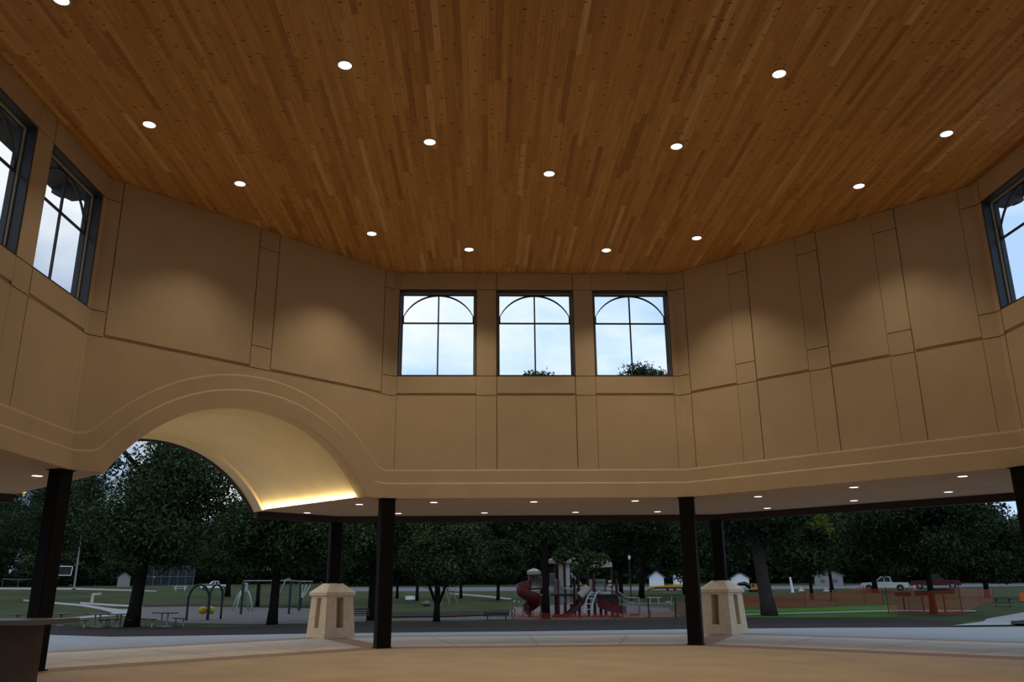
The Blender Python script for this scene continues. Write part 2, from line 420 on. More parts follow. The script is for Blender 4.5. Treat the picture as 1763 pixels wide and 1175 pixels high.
wall('wall_rear_right', P5, P6, [(4.27, 4.88)], label='tan stucco wall behind the viewer, right')
wall('wall_front', P6, P9, PILW, label='tan stucco wall behind the viewer')

# windows
WN = [0]
def window(w, u0, u1, label):
    a, d, n, W = w; WN[0] += 1
    root = bpy.data.objects.new('window_%d' % WN[0], None); COL.objects.link(root)
    root.location = (a.x+d.x*u0, a.y+d.y*u0, SILL); root.rotation_euler = (0, 0, math.atan2(d.y, d.x)); struct(root, label)
    w_, h = u1-u0, WT-SILL          # local: x along wall, +y towards outside, z up from the sill
    def rect(i0, i1, y0, y1, m, name, b0=None):
        q = MB(); b0 = i0 if b0 is None else b0; b1 = b0+(i1-i0)
        q.box((w_/2, (y0+y1)/2, h-(i0+i1)/2), (w_-2*i0, y1-y0, i1-i0)); q.box((w_/2, (y0+y1)/2, (b0+b1)/2), (w_-2*i0, y1-y0, b1-b0))
        for sx in (0, 1):
            x = (i0+i1)/2; x = w_-x if sx else x
            q.box((x, (y0+y1)/2, h/2+(b1-i1)/2), (i1-i0, y1-y0, h-b1-i1))
        return q.build(name, m, root)
    rect(0, .035, -.03, .38, M['frame'], 'window_frame')
    rect(.035, .075, .17, .22, M['cream'], 'frame_strip')
    rect(.035, .105, .22, .30, M['frame'], 'sash')
    yb = .26; cx = w_/2; hw = w_/2-.105
    q = MB(); q.box((cx, yb, h/2), (.045, .05, h-.2)); q.build('vertical_muntin', M['frame'], root)
    q = MB(); q.box((cx, yb, 1.84), (2*hw, .05, .045)); q.build('horizontal_muntin', M['frame'], root)
    q = MB(); rise = .74; ar = (hw*hw+rise*rise)/(2*rise); zc = h-.105-ar
    pts = []
    for i in range(25):
        x = -hw+2*hw*i/24; pts.append((cx+x, yb, zc+math.sqrt(ar*ar-x*x)))
    for i in range(24):
        (x0, y0, z0), (x1, y1, z1) = pts[i], pts[i+1]; e = .024
        q.add([(x0, yb-e, z0-e), (x1, yb-e, z1-e), (x1, yb-e, z1+e), (x0, yb-e, z0+e), (x0, yb+e, z0-e), (x1, yb+e, z1-e), (x1, yb+e, z1+e), (x0, yb+e, z0+e)],
              [(0, 1, 2, 3), (7, 6, 5, 4), (0, 4, 5, 1), (3, 2, 6, 7)])
    for sx in (-1, 1): q.box((cx+sx*(hw-.012), yb, 1.84+(h-.105-rise-1.84)/2-.0), (.036, .05, abs(h-.105-rise-1.84)+.02))
    q.build('arch_muntin', M['frame'], root)
    q = MB(); q.box((cx, yb, h/2), (w_-.15, .008, h-.15)); q.build('pane', M['glass'], root)
    return root
for i, (u0, u1) in enumerate(WINS):
    window(wB, u0, u1, ['leftmost of the three arched windows on the back wall', 'middle arched window on the back wall', 'rightmost of the three arched windows on the back wall'][i])
for i, (u0, u1) in enumerate(mirror(WINS)[::-1]):
    window(wD, u0, u1, ['arched window of the far left wall nearest the corner', 'arched window at the left edge of the picture', 'far left wall window out of the picture'][i])
for i, (u0, u1) in enumerate(WINS):
    window(wE, u0, u1, ['arched window at the right edge of the picture', 'far right wall window beyond the picture edge', 'far right wall window farthest from the corner'][i])

# ceiling and roof
q = MB(); q.prism([(p.x, p.y) for p in ring(.2)], TOP, TOP+.08)
struct(q.build('ceiling', M['wood']), 'flat ceiling of knotty brown wood planks')
EAVE = 1.95
q = MB(); q.prism([(p.x, p.y) for p in ring(EAVE)], TOP+.22, TOP+.50)
struct(q.build('roof', M['eave']), 'dark roof slab with overhanging eaves')
q = MB()
rin, rout = ring(.41), ring(EAVE-.12)
for i in range(8):
    j = (i+1) % 8
    q.add([(rin[i].x, rin[i].y, TOP-.02), (rin[j].x, rin[j].y, TOP-.02), (rout[j].x, rout[j].y, TOP-.02), (rout[i].x, rout[i].y, TOP-.02),
           (rin[i].x, rin[i].y, TOP+.22), (rin[j].x, rin[j].y, TOP+.22), (rout[j].x, rout[j].y, TOP+.22), (rout[i].x, rout[i].y, TOP+.22)],
          [(0, 1, 2, 3), (7, 6, 5, 4), (3, 2, 6, 7), (0, 4, 5, 1)])
struct(q.build('trim_1', M['eave']), 'dark eave lining under the roof edge')
def bracket(p, n, label):
    n = Vector((n[0], n[1], 0)).normalized(); p = Vector((p[0], p[1], 0))
    root = thing('eave_bracket', label, 'bracket', (p.x, p.y, TOP-.02), math.atan2(n.y, n.x), 'dark eave brackets')
    q = MB(); q.extr([(0, 0), (1.35, 0), (1.35, -.12), (1.2, -.22), (.95, -.22), (.85, -.36), (.30, -.42), (.0, -.80)], -.11, .11); q.build('bracket_arm', M['eave'], root)
    q = MB(); q.box((.02, 0, -.42), (.05, .30, .85)); q.build('wall_plate', M['eave'], root)
bracket(rin[1].xy, BIS[1], 'dark stepped bracket under the eave, seen through the window at the left corner')
bracket(rin[4].xy, BIS[4], 'dark stepped bracket under the eave, seen through the window at the right edge')
bracket((P0.x-.38, P1.y-3.0), (-1, 0), 'dark bracket under the eave outside the window at the left picture edge')

# ------------------------------------------------------------------ low outer roof: soffit, vault, beams
NA = Vector((-R8, R8, 0)); DA = Vector((R8, R8, 0)); APO = L*C8; OIN = ring(-.12)        # outward normal / direction of the arch wall
q = MB()
for i in range(8):
    j = (i+1) % 8
    if i == 1: continue
    a, b, c, d = OIN[i], OIN[j], QS[j], QS[i]
    q.add([(v.x, v.y, z) for z in (SOF-.006, SOF+.35) for v in (a, b, c, d)], [(0, 1, 2, 3), (7, 6, 5, 4), (3, 2, 6, 7), (0, 4, 5, 1)])
uin0, uin1 = S/2-AW, S/2+AW
def AP(u, o, z): v = P1+DA*u+NA*o; return (v.x, v.y, z)
for (u0, u1, qq) in ((0, uin0, QS[1]), (uin1, S, QS[2])):
    if u0 == 0: poly = [AP(.05, -.11, 0), AP(uin0, -.11, 0), AP(uin0, APO, 0), (qq.x, qq.y, 0)]
    else: poly = [AP(uin1, -.11, 0), AP(S-.05, -.11, 0), (qq.x, qq.y, 0), AP(uin1, APO, 0)]
    q.prism(poly, SOF-.006, SOF+.35)
struct(q.build('soffit', M['soffit']), 'flat tan soffit over the outer walkway')
# barrel vault
q = MB(); NV = 48; LIP = .55
def vprof(r_off, zoff=0):
    out = []
    for i in range(NV+1):
        th = math.asin(AW/AR)*(-1+2*i/NV); out.append((S/2+(AR-r_off)*math.sin(th), AZ+(AR-r_off)*math.cos(th)))
    return out
v0 = vprof(0); v1 = vprof(.10); vt = vprof(-.25)
rings = [[AP(u, .38, z) for u, z in v0], [AP(u, APO-LIP, z) for u, z in v0], [AP(u, APO-LIP, z) for u, z in v1], [AP(u, APO, z) for u, z in v1], [AP(u, APO, z) for u, z in vt], [AP(u, .38, z) for u, z in vt]]
for A, B in zip(rings, rings[1:]):
    m = len(A); q.add(A+B, [(i, i+1, m+i+1, m+i) for i in range(m-1)])
struct(q.build('trim_2', M['vault'], smooth=False), 'cream barrel vault lining of the arch')
# dark edge beams round the outer rim
q = MB(); DB = .24
bi, bo = ring(L-.10), ring(L+.14)
def beam(a, b, c, d):
    q.add([(v[0], v[1], z) for z in (SOF-DB, SOF+.6) for v in (a, b, c, d)], [(3, 2, 1, 0), (4, 5, 6, 7), (0, 1, 5, 4), (2, 3, 7, 6), (1, 2, 6, 5), (3, 0, 4, 7)])
for i in range(8):
    j = (i+1) % 8
    if i == 1: continue
    beam(bi[i], bi[j], bo[j], bo[i])
beam(bi[1], AP(uin0, APO-.09, 0), AP(uin0, APO+.13, 0), bo[1]); beam(AP(uin1, APO-.09, 0), bi[2], bo[2], AP(uin1, APO+.13, 0))
e0 = vprof(.16); e1 = vprof(-.5)
ra = [[AP(u, APO+.0, z) for u, z in e0], [AP(u, APO+.14, z) for u, z in e0], [AP(u, APO+.14, z) for u, z in e1], [AP(u, APO, z) for u, z in e1]]
for A, B in zip(ra, ra[1:]+ra[:1]):
    m = len(A); q.add(A+B, [(i, i+1, m+i+1, m+i) for i in range(m-1)])
struct(q.build('trim_3', M['fascia']), 'dark brown edge beam round the low roof')

# LED cove on both spring lines of the vault
def cove(u, sgn, label, st=.4, lift=0):
    root = thing('light_cove', label, 'light strip', AP(u, st, SOF+lift), math.atan2(NA.y, NA.x))     # local x runs outward, local +y = towards lower u
    ln = APO-LIP-.05-st
    s = -sgn                                            # local y of the vault's middle
    q = MB(); q.box((ln/2, s*.05, .012), (ln, .10, .024)); q.box((ln/2, s*.095, .035), (ln, .012, .05)); q.build('ledge', M['vault'], root)
    q = MB(); q.box((ln/2, s*.108, .032), (ln, .014, .030)); q.build('led_strip', M['led'], root)
    q = MB(); q.box((ln/2, s*.075, .034), (ln, .02, .014)); q.build('rear_led_strip', M['led'], root)
cove(uin1, -1, 'bright warm LED light strip along the right foot of the arch vault')
cove(uin0, 1, 'warm LED light strip along the left foot of the vault, behind the arch', 1.5, .07)

# ------------------------------------------------------------------ lamps
def downlight(x, y, label, group, watts=None):
    root = thing('downlight', label, 'ceiling light', (x, y, TOP), 0, group)
    q = MB(); n = 28
    vs = []; fs = []
    for r, z in ((.165, 0), (.165, -.014), (.128, -.014), (.128, 0)):
        vs += [(r*math.cos(2*PI*k/n), r*math.sin(2*PI*k/n), z) for k in range(n)]
    for i in range(3): fs += [(i*n+k, i*n+(k+1) % n, (i+1)*n+(k+1) % n, (i+1)*n+k) for k in range(n)]
    q.add(vs, fs); q.build('trim_ring', M['ring'], root)
    q = MB(); q.disc((0, 0, -.010), .128, .008, 28); q.build('lens', M['lens'], root)
    ld = bpy.data.lights.new('downlight_beam', 'SPOT'); ld.energy = watts or LAMP_W; ld.color = LAMP_COL; ld.spot_size = math.radians(102); ld.spot_blend = .8; ld.shadow_soft_size = .12
    lo = bpy.data.objects.new('downlight_beam', ld); COL.objects.link(lo); lo.parent = root; lo.location = (0, 0, -.04)
GR = 'round recessed downlights in the wood ceiling'
seen = {(-2.1, -2.02): 'round ceiling downlight nearest the left window of the back wall',
        (2.1, -2.02): 'round ceiling downlight nearest the right window of the back wall',
        (-4.9, -3.15): 'round ceiling downlight near the corner left of the back windows',
        (4.65, -2.98): 'round ceiling downlight near the corner right of the back windows',
        (-7.84, -6.2): 'round ceiling downlight above the left part of the arch wall',
        (8.05, -6.35): 'round ceiling downlight above the right half of the plain right wall',
        (-9.06, -8.98): 'round ceiling downlight closest to the left windows',
        (8.95, -8.95): 'round ceiling downlight at the far right, close to the right edge window',
        (-9.04, -13.05): 'round ceiling downlight cut by the top left edge of the picture',
        (9.0, -13.05): 'round ceiling downlight above the viewer on the right, out of the picture',
        (-.02, -6.87): 'round ceiling downlight in the middle, straight above the centre window',
        (-2.9, -8.35): 'round ceiling downlight left of the middle one',
        (2.87, -8.26): 'round ceiling downlight right of the middle one',
        (-4.39, -11.26): 'round ceiling downlight high in the picture, left of centre',
        (4.31, -11.16): 'round ceiling downlight high in the picture, right of centre'}
for (x, y), lb in seen.items(): downlight(x, y, lb, GR, LAMP_W*(.45 if abs(x) > 8.5 else .8 if abs(x) > 7 else 1.08))
for x, y in ((-2.9, -14.2), (2.9, -14.2), (0, -15.6), (-7.84, -15.9), (7.84, -15.9), (-4.9, -19.0), (4.9, -19.0), (-9.04, -19), (9.04, -19), (0, -20.5)):
    downlight(x, y, 'round downlight in the ceiling above the viewer, out of the picture', GR, LAMP_W*.35)
def soffit_light(x, y, label):
    root = thing('soffit_light', label, 'ceiling light', (x, y, SOF), 0, 'small round lights in the soffit')
    q = MB(); n = 20; vs = []; fs = []
    for r, z in ((.15, 0), (.15, -.012), (.115, -.012), (.115, 0)):
        vs += [(r*math.cos(2*PI*k/n), r*math.sin(2*PI*k/n), z) for k in range(n)]
    for i in range(3): fs += [(i*n+k, i*n+(k+1) % n, (i+1)*n+(k+1) % n, (i+1)*n+k) for k in range(n)]
    q.add(vs, fs); q.build('trim_ring', M['ring'], root)
    q = MB(); q.disc((0, 0, -.016), .115, .014, 20); q.build('lens', M['lens2'], root)
    ld = bpy.data.lights.new('soffit_beam', 'SPOT'); ld.energy = 22; ld.color = (1, .88, .72); ld.spot_size = math.radians(120); ld.spot_blend = .7; ld.shadow_soft_size = .1
    lo = bpy.data.objects.new('soffit_beam', ld); COL.objects.link(lo); lo.parent = root; lo.location = (0, 0, -.04)
for x, y, lb in ((-3.20, 1.03, 'soffit light, left of the inner row of three between the dark columns'), (-.06, .98, 'soffit light, middle of the inner row between the dark columns'), (3.12, .85, 'soffit light, right of the inner row of three between the dark columns'),
                 (-4.68, 4.83, 'soffit light, outer row, beside the left dark column'), (-1.61, 4.76, 'soffit light, outer row, second from the left dark column'), (1.65, 4.70, 'soffit light, outer row, third from the left dark column'), (4.59, 4.63, 'soffit light, outer row, beside the right dark column'),
                 (-5.60, 1.55, 'soffit light just below the right end of the glowing vault strip'), (-7.83, 4.43, 'soffit light near the outer end of the glowing vault strip'),
                 (6.67, -.27, 'soffit light, inner row right of the right column, nearest that column'), (8.62, -2.57, 'soffit light, middle of the inner row under the plain right wall'), (10.42, -4.84, 'soffit light, inner row under the plain right wall, nearest the right picture edge'),
                 (8.19, 3.49, 'soffit light, outer row right of the right column, nearest that column'), (10.19, 1.06, 'soffit light, middle of the outer row under the plain right wall'), (11.97, -1.32, 'soffit light, outer row under the plain right wall, nearest the right picture edge'),
                 (-12.13, -5.51, 'soffit light left of the leftmost dark column')):
    soffit_light(x, y, lb)

# ------------------------------------------------------------------ columns and pedestals
def column(p, rz, label, w=.42):
    root = thing('steel_column', label, 'column', (p[0], p[1], 0), rz, 'dark steel columns under the inner walls')
    q = MB(); h = SOF; c = .03; a = w/2
    q.prism([(-a+c, -a), (a-c, -a), (a, -a+c), (a, a-c), (a-c, a), (-a+c, a), (-a, a-c), (-a, -a+c)], 0.02, h); q.build('shaft', M['steel'], root)
    q = MB(); q.box((0, 0, .012), (w+.06, w+.06, .024)); q.build('base_plate', M['steel'], root)
    q = MB(); q.box((0, 0, h-.012), (w+.05, w+.05, .022)); q.build('cap_plate', M['steel'], root)
column((P2.x+.02, P2.y+.0), PI/8, 'dark steel column at the left corner of the back wall')
column((P3.x-.02, P3.y+.0), -PI/8, 'dark steel column at the right corner of the back wall')
column((P1.x-.10, P1.y), 3*PI/8, 'dark steel column at the far left, behind the counter', .37)
column((P4.x, P4.y), -3*PI/8, 'dark steel column cut by the right picture edge', .50)
def pedestal(p, rz, cz, label, clabel):
    root = thing('stone_pedestal', label, 'pedestal', (p[0], p[1], 0), rz, 'cast stone pedestals')
    a0, a1, h = .62, .53, 1.42; zl, zh, sw = .34, 1.36, .145       # battered shell with one tall slot per face
    q = MB()
    def hw(z): return a0+(a1-a0)*z/h
    for f in range(4):
        cs, sn = math.cos(f*PI/2), math.sin(f*PI/2)
        def V(x, z, o=0): y = -hw(z)+o; return (x*cs-y*sn, x*sn+y*cs, z)
        xs = lambda z: hw(z)
        pts = [V(-xs(0), 0), V(xs(0), 0), V(xs(h), h), V(-xs(h), h), V(-sw, zl), V(sw, zl), V(sw, zh), V(-sw, zh),
               V(-sw, zl, .34), V(sw, zl, .34), V(sw, zh, .28), V(-sw, zh, .28)]
        q.m = 0; q.add(pts, [(0, 1, 5, 4), (1, 2, 6, 5), (2, 3, 7, 6), (3, 0, 4, 7), (4, 5, 9, 8), (5, 6, 10, 9), (6, 7, 11, 10), (7, 4, 8, 11)])
    q.build('pedestal_body', [M['stone']], root, fix=False)
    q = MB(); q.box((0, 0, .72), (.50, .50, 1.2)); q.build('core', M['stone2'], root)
    q = MB(); b, t = .60, .25
    q.add([(sx*x, sy*x, z) for x, z in ((b-.05, h-.01), (b, h+.02), (b, h+.12), (t, h+.43)) for sx, sy in ((-1, -1), (1, -1), (1, 1), (-1, 1))],
          [(3, 2, 1, 0), (12, 13, 14, 15)]+[(i*4+k, i*4+(k+1) % 4, i*4+4+(k+1) % 4, i*4+4+k) for i in range(3) for k in range(4)])
    q.build('cap', M['stone'], root)
    c = thing('outer_column', clabel, 'column', (p[0], p[1], h+.43), cz, 'dark outer columns on the pedestals')
    q = MB(); a = .22; hh = SOF-DB-h-.43
    q.prism([(-a+.04, -a), (a-.04, -a), (a, -a+.04), (a, a-.04), (a-.04, a), (-a+.04, a), (-a, a-.04), (-a, -a+.04)], 0, hh); q.build('shaft', M['steel'], c)
    q = MB(); q.box((0, 0, .02), (.48, .48, .04)); q.build('base_plate', M['steel'], c)
pedestal((QS[2].x, QS[2].y), math.radians(41), PI/8, 'pale stone pedestal with slots standing left of the left dark column', 'dark outer column on top of the left stone pedestal')
pedestal((QS[3].x, QS[3].y), math.radians(-44), -PI/8, 'pale stone pedestal with slots standing right of the right dark column', 'dark outer column on top of the right stone pedestal')

# counter at the lower left
def counter():
    root = thing('bar_counter', 'brown bar counter with an overhanging slab top at the lower left corner', 'counter', (-9.62, -9.75, 0), math.radians(0))
    q = MB(); q.box((-1.6, 0, .525), (3.2, 1.0, 1.05)); q.build('counter_body', M['counterb'], root)
    q = MB(); q.box((-1.6, -.505, .86), (2.6, .03, .10)); q.build('dark_rail', M['dark'], root)
    q = MB(); q.box((-1.35, 0, 1.09), (3.7, 1.5, .08)); q.build('counter_top', M['countert'], root)
counter()

# ------------------------------------------------------------------ floor and paving
def flat(name, polys, z, m, label=None, kind='structure', z0=None):
    q = MB()
    for p in polys: q.prism(p, z0 if z0 is not None else z-.05, z)
    o = q.build(name, m); o['kind'] = kind
    if label: o['label'] = label
    return o
oct2 = lambda d: [(p.x, p.y) for p in ring(d)]
flat('floor', [oct2(-.45)], 0, M['floor'], 'warm tan concrete floor of the hall', z0=-.12)
def ringpolys(d0, d1):
    a, b = ring(d0), ring(d1); return [[(a[i].x, a[i].y), (a[(i+1) % 8].x, a[(i+1) % 8].y), (b[(i+1) % 8].x, b[(i+1) % 8].y), (b[i].x, b[i].y)] for i in range(8)]
flat('trim_4', ringpolys(-.45, .60), .002, M['brick'], 'brick band round the hall floor', z0=-.12)
flat('walkway', ringpolys(.60, L-.15), 0, M['ringc'], 'grey tan concrete walkway under the soffit', z0=-.12)
flat('trim_5', ringpolys(L-.15, L+.65), .002, M['brick'], 'outer brick band along the walkway', z0=-.12)
mit = []
for i in (1, 2, 3, 4):
    b = Vector((BIS[i][0], BIS[i][1], 0)); t = Vector((-b.y, b.x, 0))*.42; A = OCT[i]+b*.55; B = OCT[i]+b*(L-.1)
    mit.append([tuple((A+t).xy), tuple((A-t).xy), tuple((B-t).xy), tuple((B+t).xy)])
flat('trim_6', mit, .003, M['brick'], 'brick strips from the columns to the pedestals', z0=-.1)
jn = []
for (a, b, ii) in ((P2, P3, 2), (P3, P4, 3), (P1, P2, 1)):
    qa, qb = QS[ii], QS[ii+1]
    for f in (.25, .5, .75):
        p, r_ = a.lerp(b, f), qa.lerp(qb, f); d = (r_-p).normalized(); t = Vector((-d.y, d.x, 0))*.012; p = p+d*.62; r_ = r_-d*.2
        jn.append([tuple((p+t).xy), tuple((p-t).xy), tuple((r_-t).xy), tuple((r_+t).xy)])
flat('trim_7', jn, .002, M['joint'], 'sawn joints of the walkway', z0=-.02)
edge = [(-26, 12.5), (-22.5, 12.4), (-19.2, 10.4), (-15.7, 8.2), (-13.4, 8.3), (-9, 9.1), (-3.5, 9.35), (0, 9.3), (6.8, 9.9), (12.1, 9.95), (17.3, 9.3), (22, 9.2), (34, 9.6)]
oq = ring(L+.65)
q = MB(); top = [(x, y, -.004) for x, y in edge]
poly = edge+[(34, -3), (oq[4].x, oq[4].y), (oq[3].x, oq[3].y), (oq[2].x, oq[2].y), (oq[1].x, oq[1].y), (-26, -3)]
flat('pavement', [poly[::-1]], -.001, M['walk'], 'pale concrete pavement outside the pavilion', z0=-.12)

# park ground
q = MB(); ys = [-60, 10, 24, 420]; xs = [-330, 330]
for y0, y1 in zip(ys, ys[1:]): q.add([(xs[0], y0, gz(y0)), (xs[1], y0, gz(y0)), (xs[1], y1, gz(y1)), (xs[0], y1, gz(y1))], [(0, 1, 2, 3)])
def lawn():
    # hole for the hall floor is not needed: the ground lies below the slabs
    for i, v in enumerate(q.v): q.v[i] = (v[0], v[1], v[2]-(.13 if v[1] < 10 else 0))
    return q.build('ground', M['grass'], fix=False)
struct(lawn(), 'dark green park lawn')
def patch(name, pix, m, label, lift=.02, world=None):
    pts = [at(*p)[0] for p in pix] if world is None else [Vector((x, y, 0)) for x, y in world]
    bm = bmesh.new(); vs = [bm.verts.new((p.x, p.y, 0)) for p in pts]; bm.faces.new(vs)
    for yb in (10, 24):
        bmesh.ops.bisect_plane(bm, geom=bm.verts[:]+bm.edges[:]+bm.faces[:], plane_co=(0, yb, 0), plane_no=(0, 1, 0))
    bmesh.ops.triangulate(bm, faces=bm.faces[:])
    for v in bm.verts: v.co.z = gz(v.co.y)+lift
    bmesh.ops.recalc_face_normals(bm, faces=bm.faces[:])
    for f in bm.faces:
        if f.normal.z < 0: f.normal_flip()
    me = bpy.data.meshes.new(name); bm.to_mesh(me); bm.free(); me.materials.append(m)
    o = bpy.data.objects.new(name, me); COL.objects.link(o); return struct(o, label)
mtop = [(1655, 1072), (1560, 1067), (1400, 1066), (1290, 1066), (1160, 1067), (1050, 1070), (880, 1071), (680, 1074), (540, 1078), (400, 1080), (240, 1083), (120, 1080), (60, 1078)]
mt = [at(*p)[0] for p in mtop]
patch('mulch_bed', None, M['mulch'], 'dark mulch bed between the pavement and the lawn', .03, world=[(x, y+.0) for x, y in edge[1:11]]+[(p.x, p.y) for p in mt])
patch('gravel_left', [(200, 1052), (235, 1046), (330, 1044), (545, 1048), (660, 1050), (660, 1071), (545, 1075), (420, 1076), (310, 1074), (240, 1065)], M['gravel'], 'grey pea gravel under the swings')
patch('gravel_middle', [(672, 1066), (780, 1064), (870, 1060), (890, 1047), (960, 1042), (1075, 1042), (1150, 1048), (1172, 1062), (1160, 1064), (1000, 1068), (880, 1068), (760, 1070), (672, 1071)], M['gravelp'], 'pinkish gravel under the playground')
patch('mulch_mound', [(672, 1056), (780, 1055), (876, 1051), (876, 1059), (780, 1063), (672, 1064)], M['mulchb'], 'strip of brown mulch behind the thin fork tree', .06)
patch('mulch_edge', [(205, 1043), (330, 1041), (545, 1045), (545, 1048.5), (330, 1045), (205, 1047)], M['mulchb'], 'dark edging behind the left gravel', .04)
patch('sidewalk_left', [(40, 1033), (100, 1038), (150, 1042), (180, 1047), (205, 1050), (240, 1052), (240, 1064), (205, 1061), (180, 1063), (140, 1066), (100, 1070), (60, 1071), (60, 1069), (120, 1065), (175, 1059), (196, 1057), (170, 1050), (140, 1045), (95, 1041), (40, 1036)], M['walk'], 'curving pale sidewalk on the left lawn', .03)
patch('fountain_pad', [(138, 1038), (200, 1042), (245, 1044), (245, 1047), (190, 1045), (138, 1041)], M['walk'], 'pale pad under the drinking fountain', .05)
patch('far_path', [(-60, 1012), (130, 1013), (270, 1018), (270, 1019.5), (130, 1016), (-60, 1015.5)], M['walk'], 'thin pale path along the back of the left lawn', .03)
patch('road', [(560, 1012), (760, 1012.2), (1000, 1011), (1300, 1010), (1500, 1008), (1763, 1005), (1763, 1010), (1500, 1014), (1300, 1016), (1000, 1018), (760, 1019), (560, 1019)], M['asphalt'], 'grey street along the back of the park', .03)
patch('footpath', [(775, 1022), (830, 1026), (880, 1031), (880, 1034), (830, 1028.5), (775, 1023.5)], M['walk'], 'thin footpath left of the playground', .03)
patch('bright_lawn', [(1282, 1051), (1420, 1047), (1545, 1043), (1545, 1064), (1400, 1065), (1282, 1065)], M['grassb'], 'brighter green lawn right of the right pedestal', .02)
patch('sidewalk_right', [(1275, 1059.3), (1400, 1056), (1540, 1052), (1680, 1053), (1680, 1055), (1540, 1054.5), (1400, 1058), (1275, 1061.3)], M['walk'], 'thin sidewalk across the right lawn', .05)
patch('walk_right', [(1640, 1079.5), (1700, 1067), (1763, 1056), (1840, 1046), (1840, 1076), (1763, 1078)], M['walk'], 'grey walkway leading off to the right', .045)
patch('mulch_right', [(1741, 1072), (1800, 1066), (1800, 1079), (1741, 1078)], M['mulch'], 'dark mulch corner at the right picture edge', .08)

# ------------------------------------------------------------------ trees
def leaves_mesh(name, blobs, n, size, m, seed):
    """blobs: (x, y, z, rx, ry, rz); n leaf sprays spread over them"""
    rng = np.random.default_rng(seed)
    vol = np.array([b[3]*b[4]*b[5] for b in blobs])**.75; cnt = np.maximum(20, (n*vol/vol.sum()).astype(int)); C_ = []
    for b, c in zip(blobs, cnt):
        d = rng.normal(size=(c, 3)); d /= np.linalg.norm(d, axis=1)[:, None]
        r = rng.random(c)**.42; r = .25+.78*r
        # clumps: pull towards random cluster centres
        k = max(5, c//45); cd_ = rng.normal(size=(k, 3)); cd_ /= np.linalg.norm(cd_, axis=1)[:, None]; cr = rng.random(k)**.4*.95
        cc = cd_*cr[:, None]; idx = rng.integers(0, k, c)
        p = .38*(d*r[:, None])+.62*(cc[idx]+d*rng.random(c)[:, None]*.26)*1.12
        C_.append(p*np.array(b[3:6])+np.array(b[:3]))
    P = np.concatenate(C_); N = len(P)
    a = rng.normal(size=(N, 3)); a /= np.linalg.norm(a, axis=1)[:, None]
    t = rng.normal(size=(N, 3)); t -= a*(a*t).sum(1)[:, None]; t /= np.linalg.norm(t, axis=1)[:, None]; w = np.cross(a, t)
    s = size*(.6+.8*rng.random(N))[:, None]
    V = np.stack([P-t*s, P-w*s*.42+a*s*.12, P+t*s, P+w*s*.42+a*s*.12], 1).reshape(-1, 3)
    me = bpy.data.meshes.new(name); me.vertices.add(4*N); me.vertices.foreach_set('co', V.ravel().astype(np.float32))
    me.loops.add(4*N); me.loops.foreach_set('vertex_index', np.arange(4*N, dtype=np.int32))
    me.polygons.add(N); me.polygons.foreach_set('loop_start', np.arange(0, 4*N, 4, dtype=np.int32)); me.polygons.foreach_set('loop_total', np.full(N, 4, dtype=np.int32))
    me.update(); me.validate(); me.materials.append(m)
    return me
def trunk_mb(h, r, lean, forks, rnd, split=.45):
    """trunk with a flared foot; forks is a list of (height fraction, angle, reach, rise)"""
    q = MB(); pts = []; rr = []
    for i in range(9):
        f = i/8; pts.append((lean[0]*f+.04*math.sin(3*f+h), lean[1]*f, h*f)); rr.append(r*(1.25 if i == 0 else 1.04-.5*f))
    q.tube(pts, rr, 10)
    for (f, a, reach, rise) in forks:
        b = Vector((lean[0]*f, lean[1]*f, h*f)); p2 = b+Vector((math.cos(a)*reach*.45, math.sin(a)*reach*.45, rise*.55)); p3 = b+Vector((math.cos(a)*reach, math.sin(a)*reach, rise))
        q.tube([b, (b+p2)/2+Vector((0, 0, -.05)), p2, (p2+p3)/2+Vector((0, 0, .1)), p3], [r*.55, r*.5, r*.4, r*.28, r*.12], 7)
        for da in (-.7, .6):
            p4 = p2+Vector((math.cos(a+da)*reach*.5, math.sin(a+da)*reach*.5, rise*.4)); q.tube([p2, (p2+p4)/2, p4], [r*.3, r*.2, r*.08], 5)
    return q
def tree(px, py, label, hpx, wpx, base_px, n=9000, size=.26, leaf='leafa', bark='bark', rpx=14, lean=(0, 0), seed=1, group=None, name='park_tree', dx=0, extra=(), low=False):
    """hpx: picture height of the whole tree, wpx: crown width, base_px: crown bottom above the foot"""
    p, k, rz = at(px, py); rnd = random.Random(seed)
    root = thing(name, label, 'tree', p, rz, group)
    H, Wd, B = hpx*k, wpx*k, base_px*k; r = rpx*k/2
    forks = [(min(.9, B/(H*.8)+.02+.08*i), rnd.uniform(0, 6.28), Wd*.28*rnd.uniform(.7, 1.1), (H-B)*.38*rnd.uniform(.6, 1.1)) for i in range(7)]
    if low: forks += [(.15, .2, Wd*.16, H*.30), (.17, 2.9, Wd*.17, H*.30), (.22, 1.4, Wd*.1, H*.3)]
    o = trunk_mb(H*.8, r, (lean[0]*k, lean[1]*k), forks, rnd).build('trunk', M[bark], root, smooth=True)
    bl = []; nb = 15
    for i in range(nb):
        f = (i+.5)/nb; z = B+(H-B)*(.12+.80*f); env = math.sin(PI*min(1, max(.12, .16+.84*f)))**.6
        a = i*2.4+rnd.uniform(-.4, .4); rad = Wd*.5*env*rnd.uniform(.35, .72)*(1 if i % 3 else .3)
        sz = Wd*.27*rnd.uniform(.75, 1.15)*(.75+.25*env)
        bl.append((dx*k+lean[0]*k*f+rad*math.cos(a), rad*math.sin(a)*.9, z, sz, sz, min(sz*.75, (H-B)*.22)))
    for (ex, ez, ew, eh) in extra: bl.append((ex*k, -.6, ez*k, ew*k, ew*k*.8, eh*k))
    me = leaves_mesh('foliage', bl, int(n*2.3), size*.60, M[leaf], seed)
    f = bpy.data.objects.new('foliage', me); COL.objects.link(f); f.parent = root
    return root

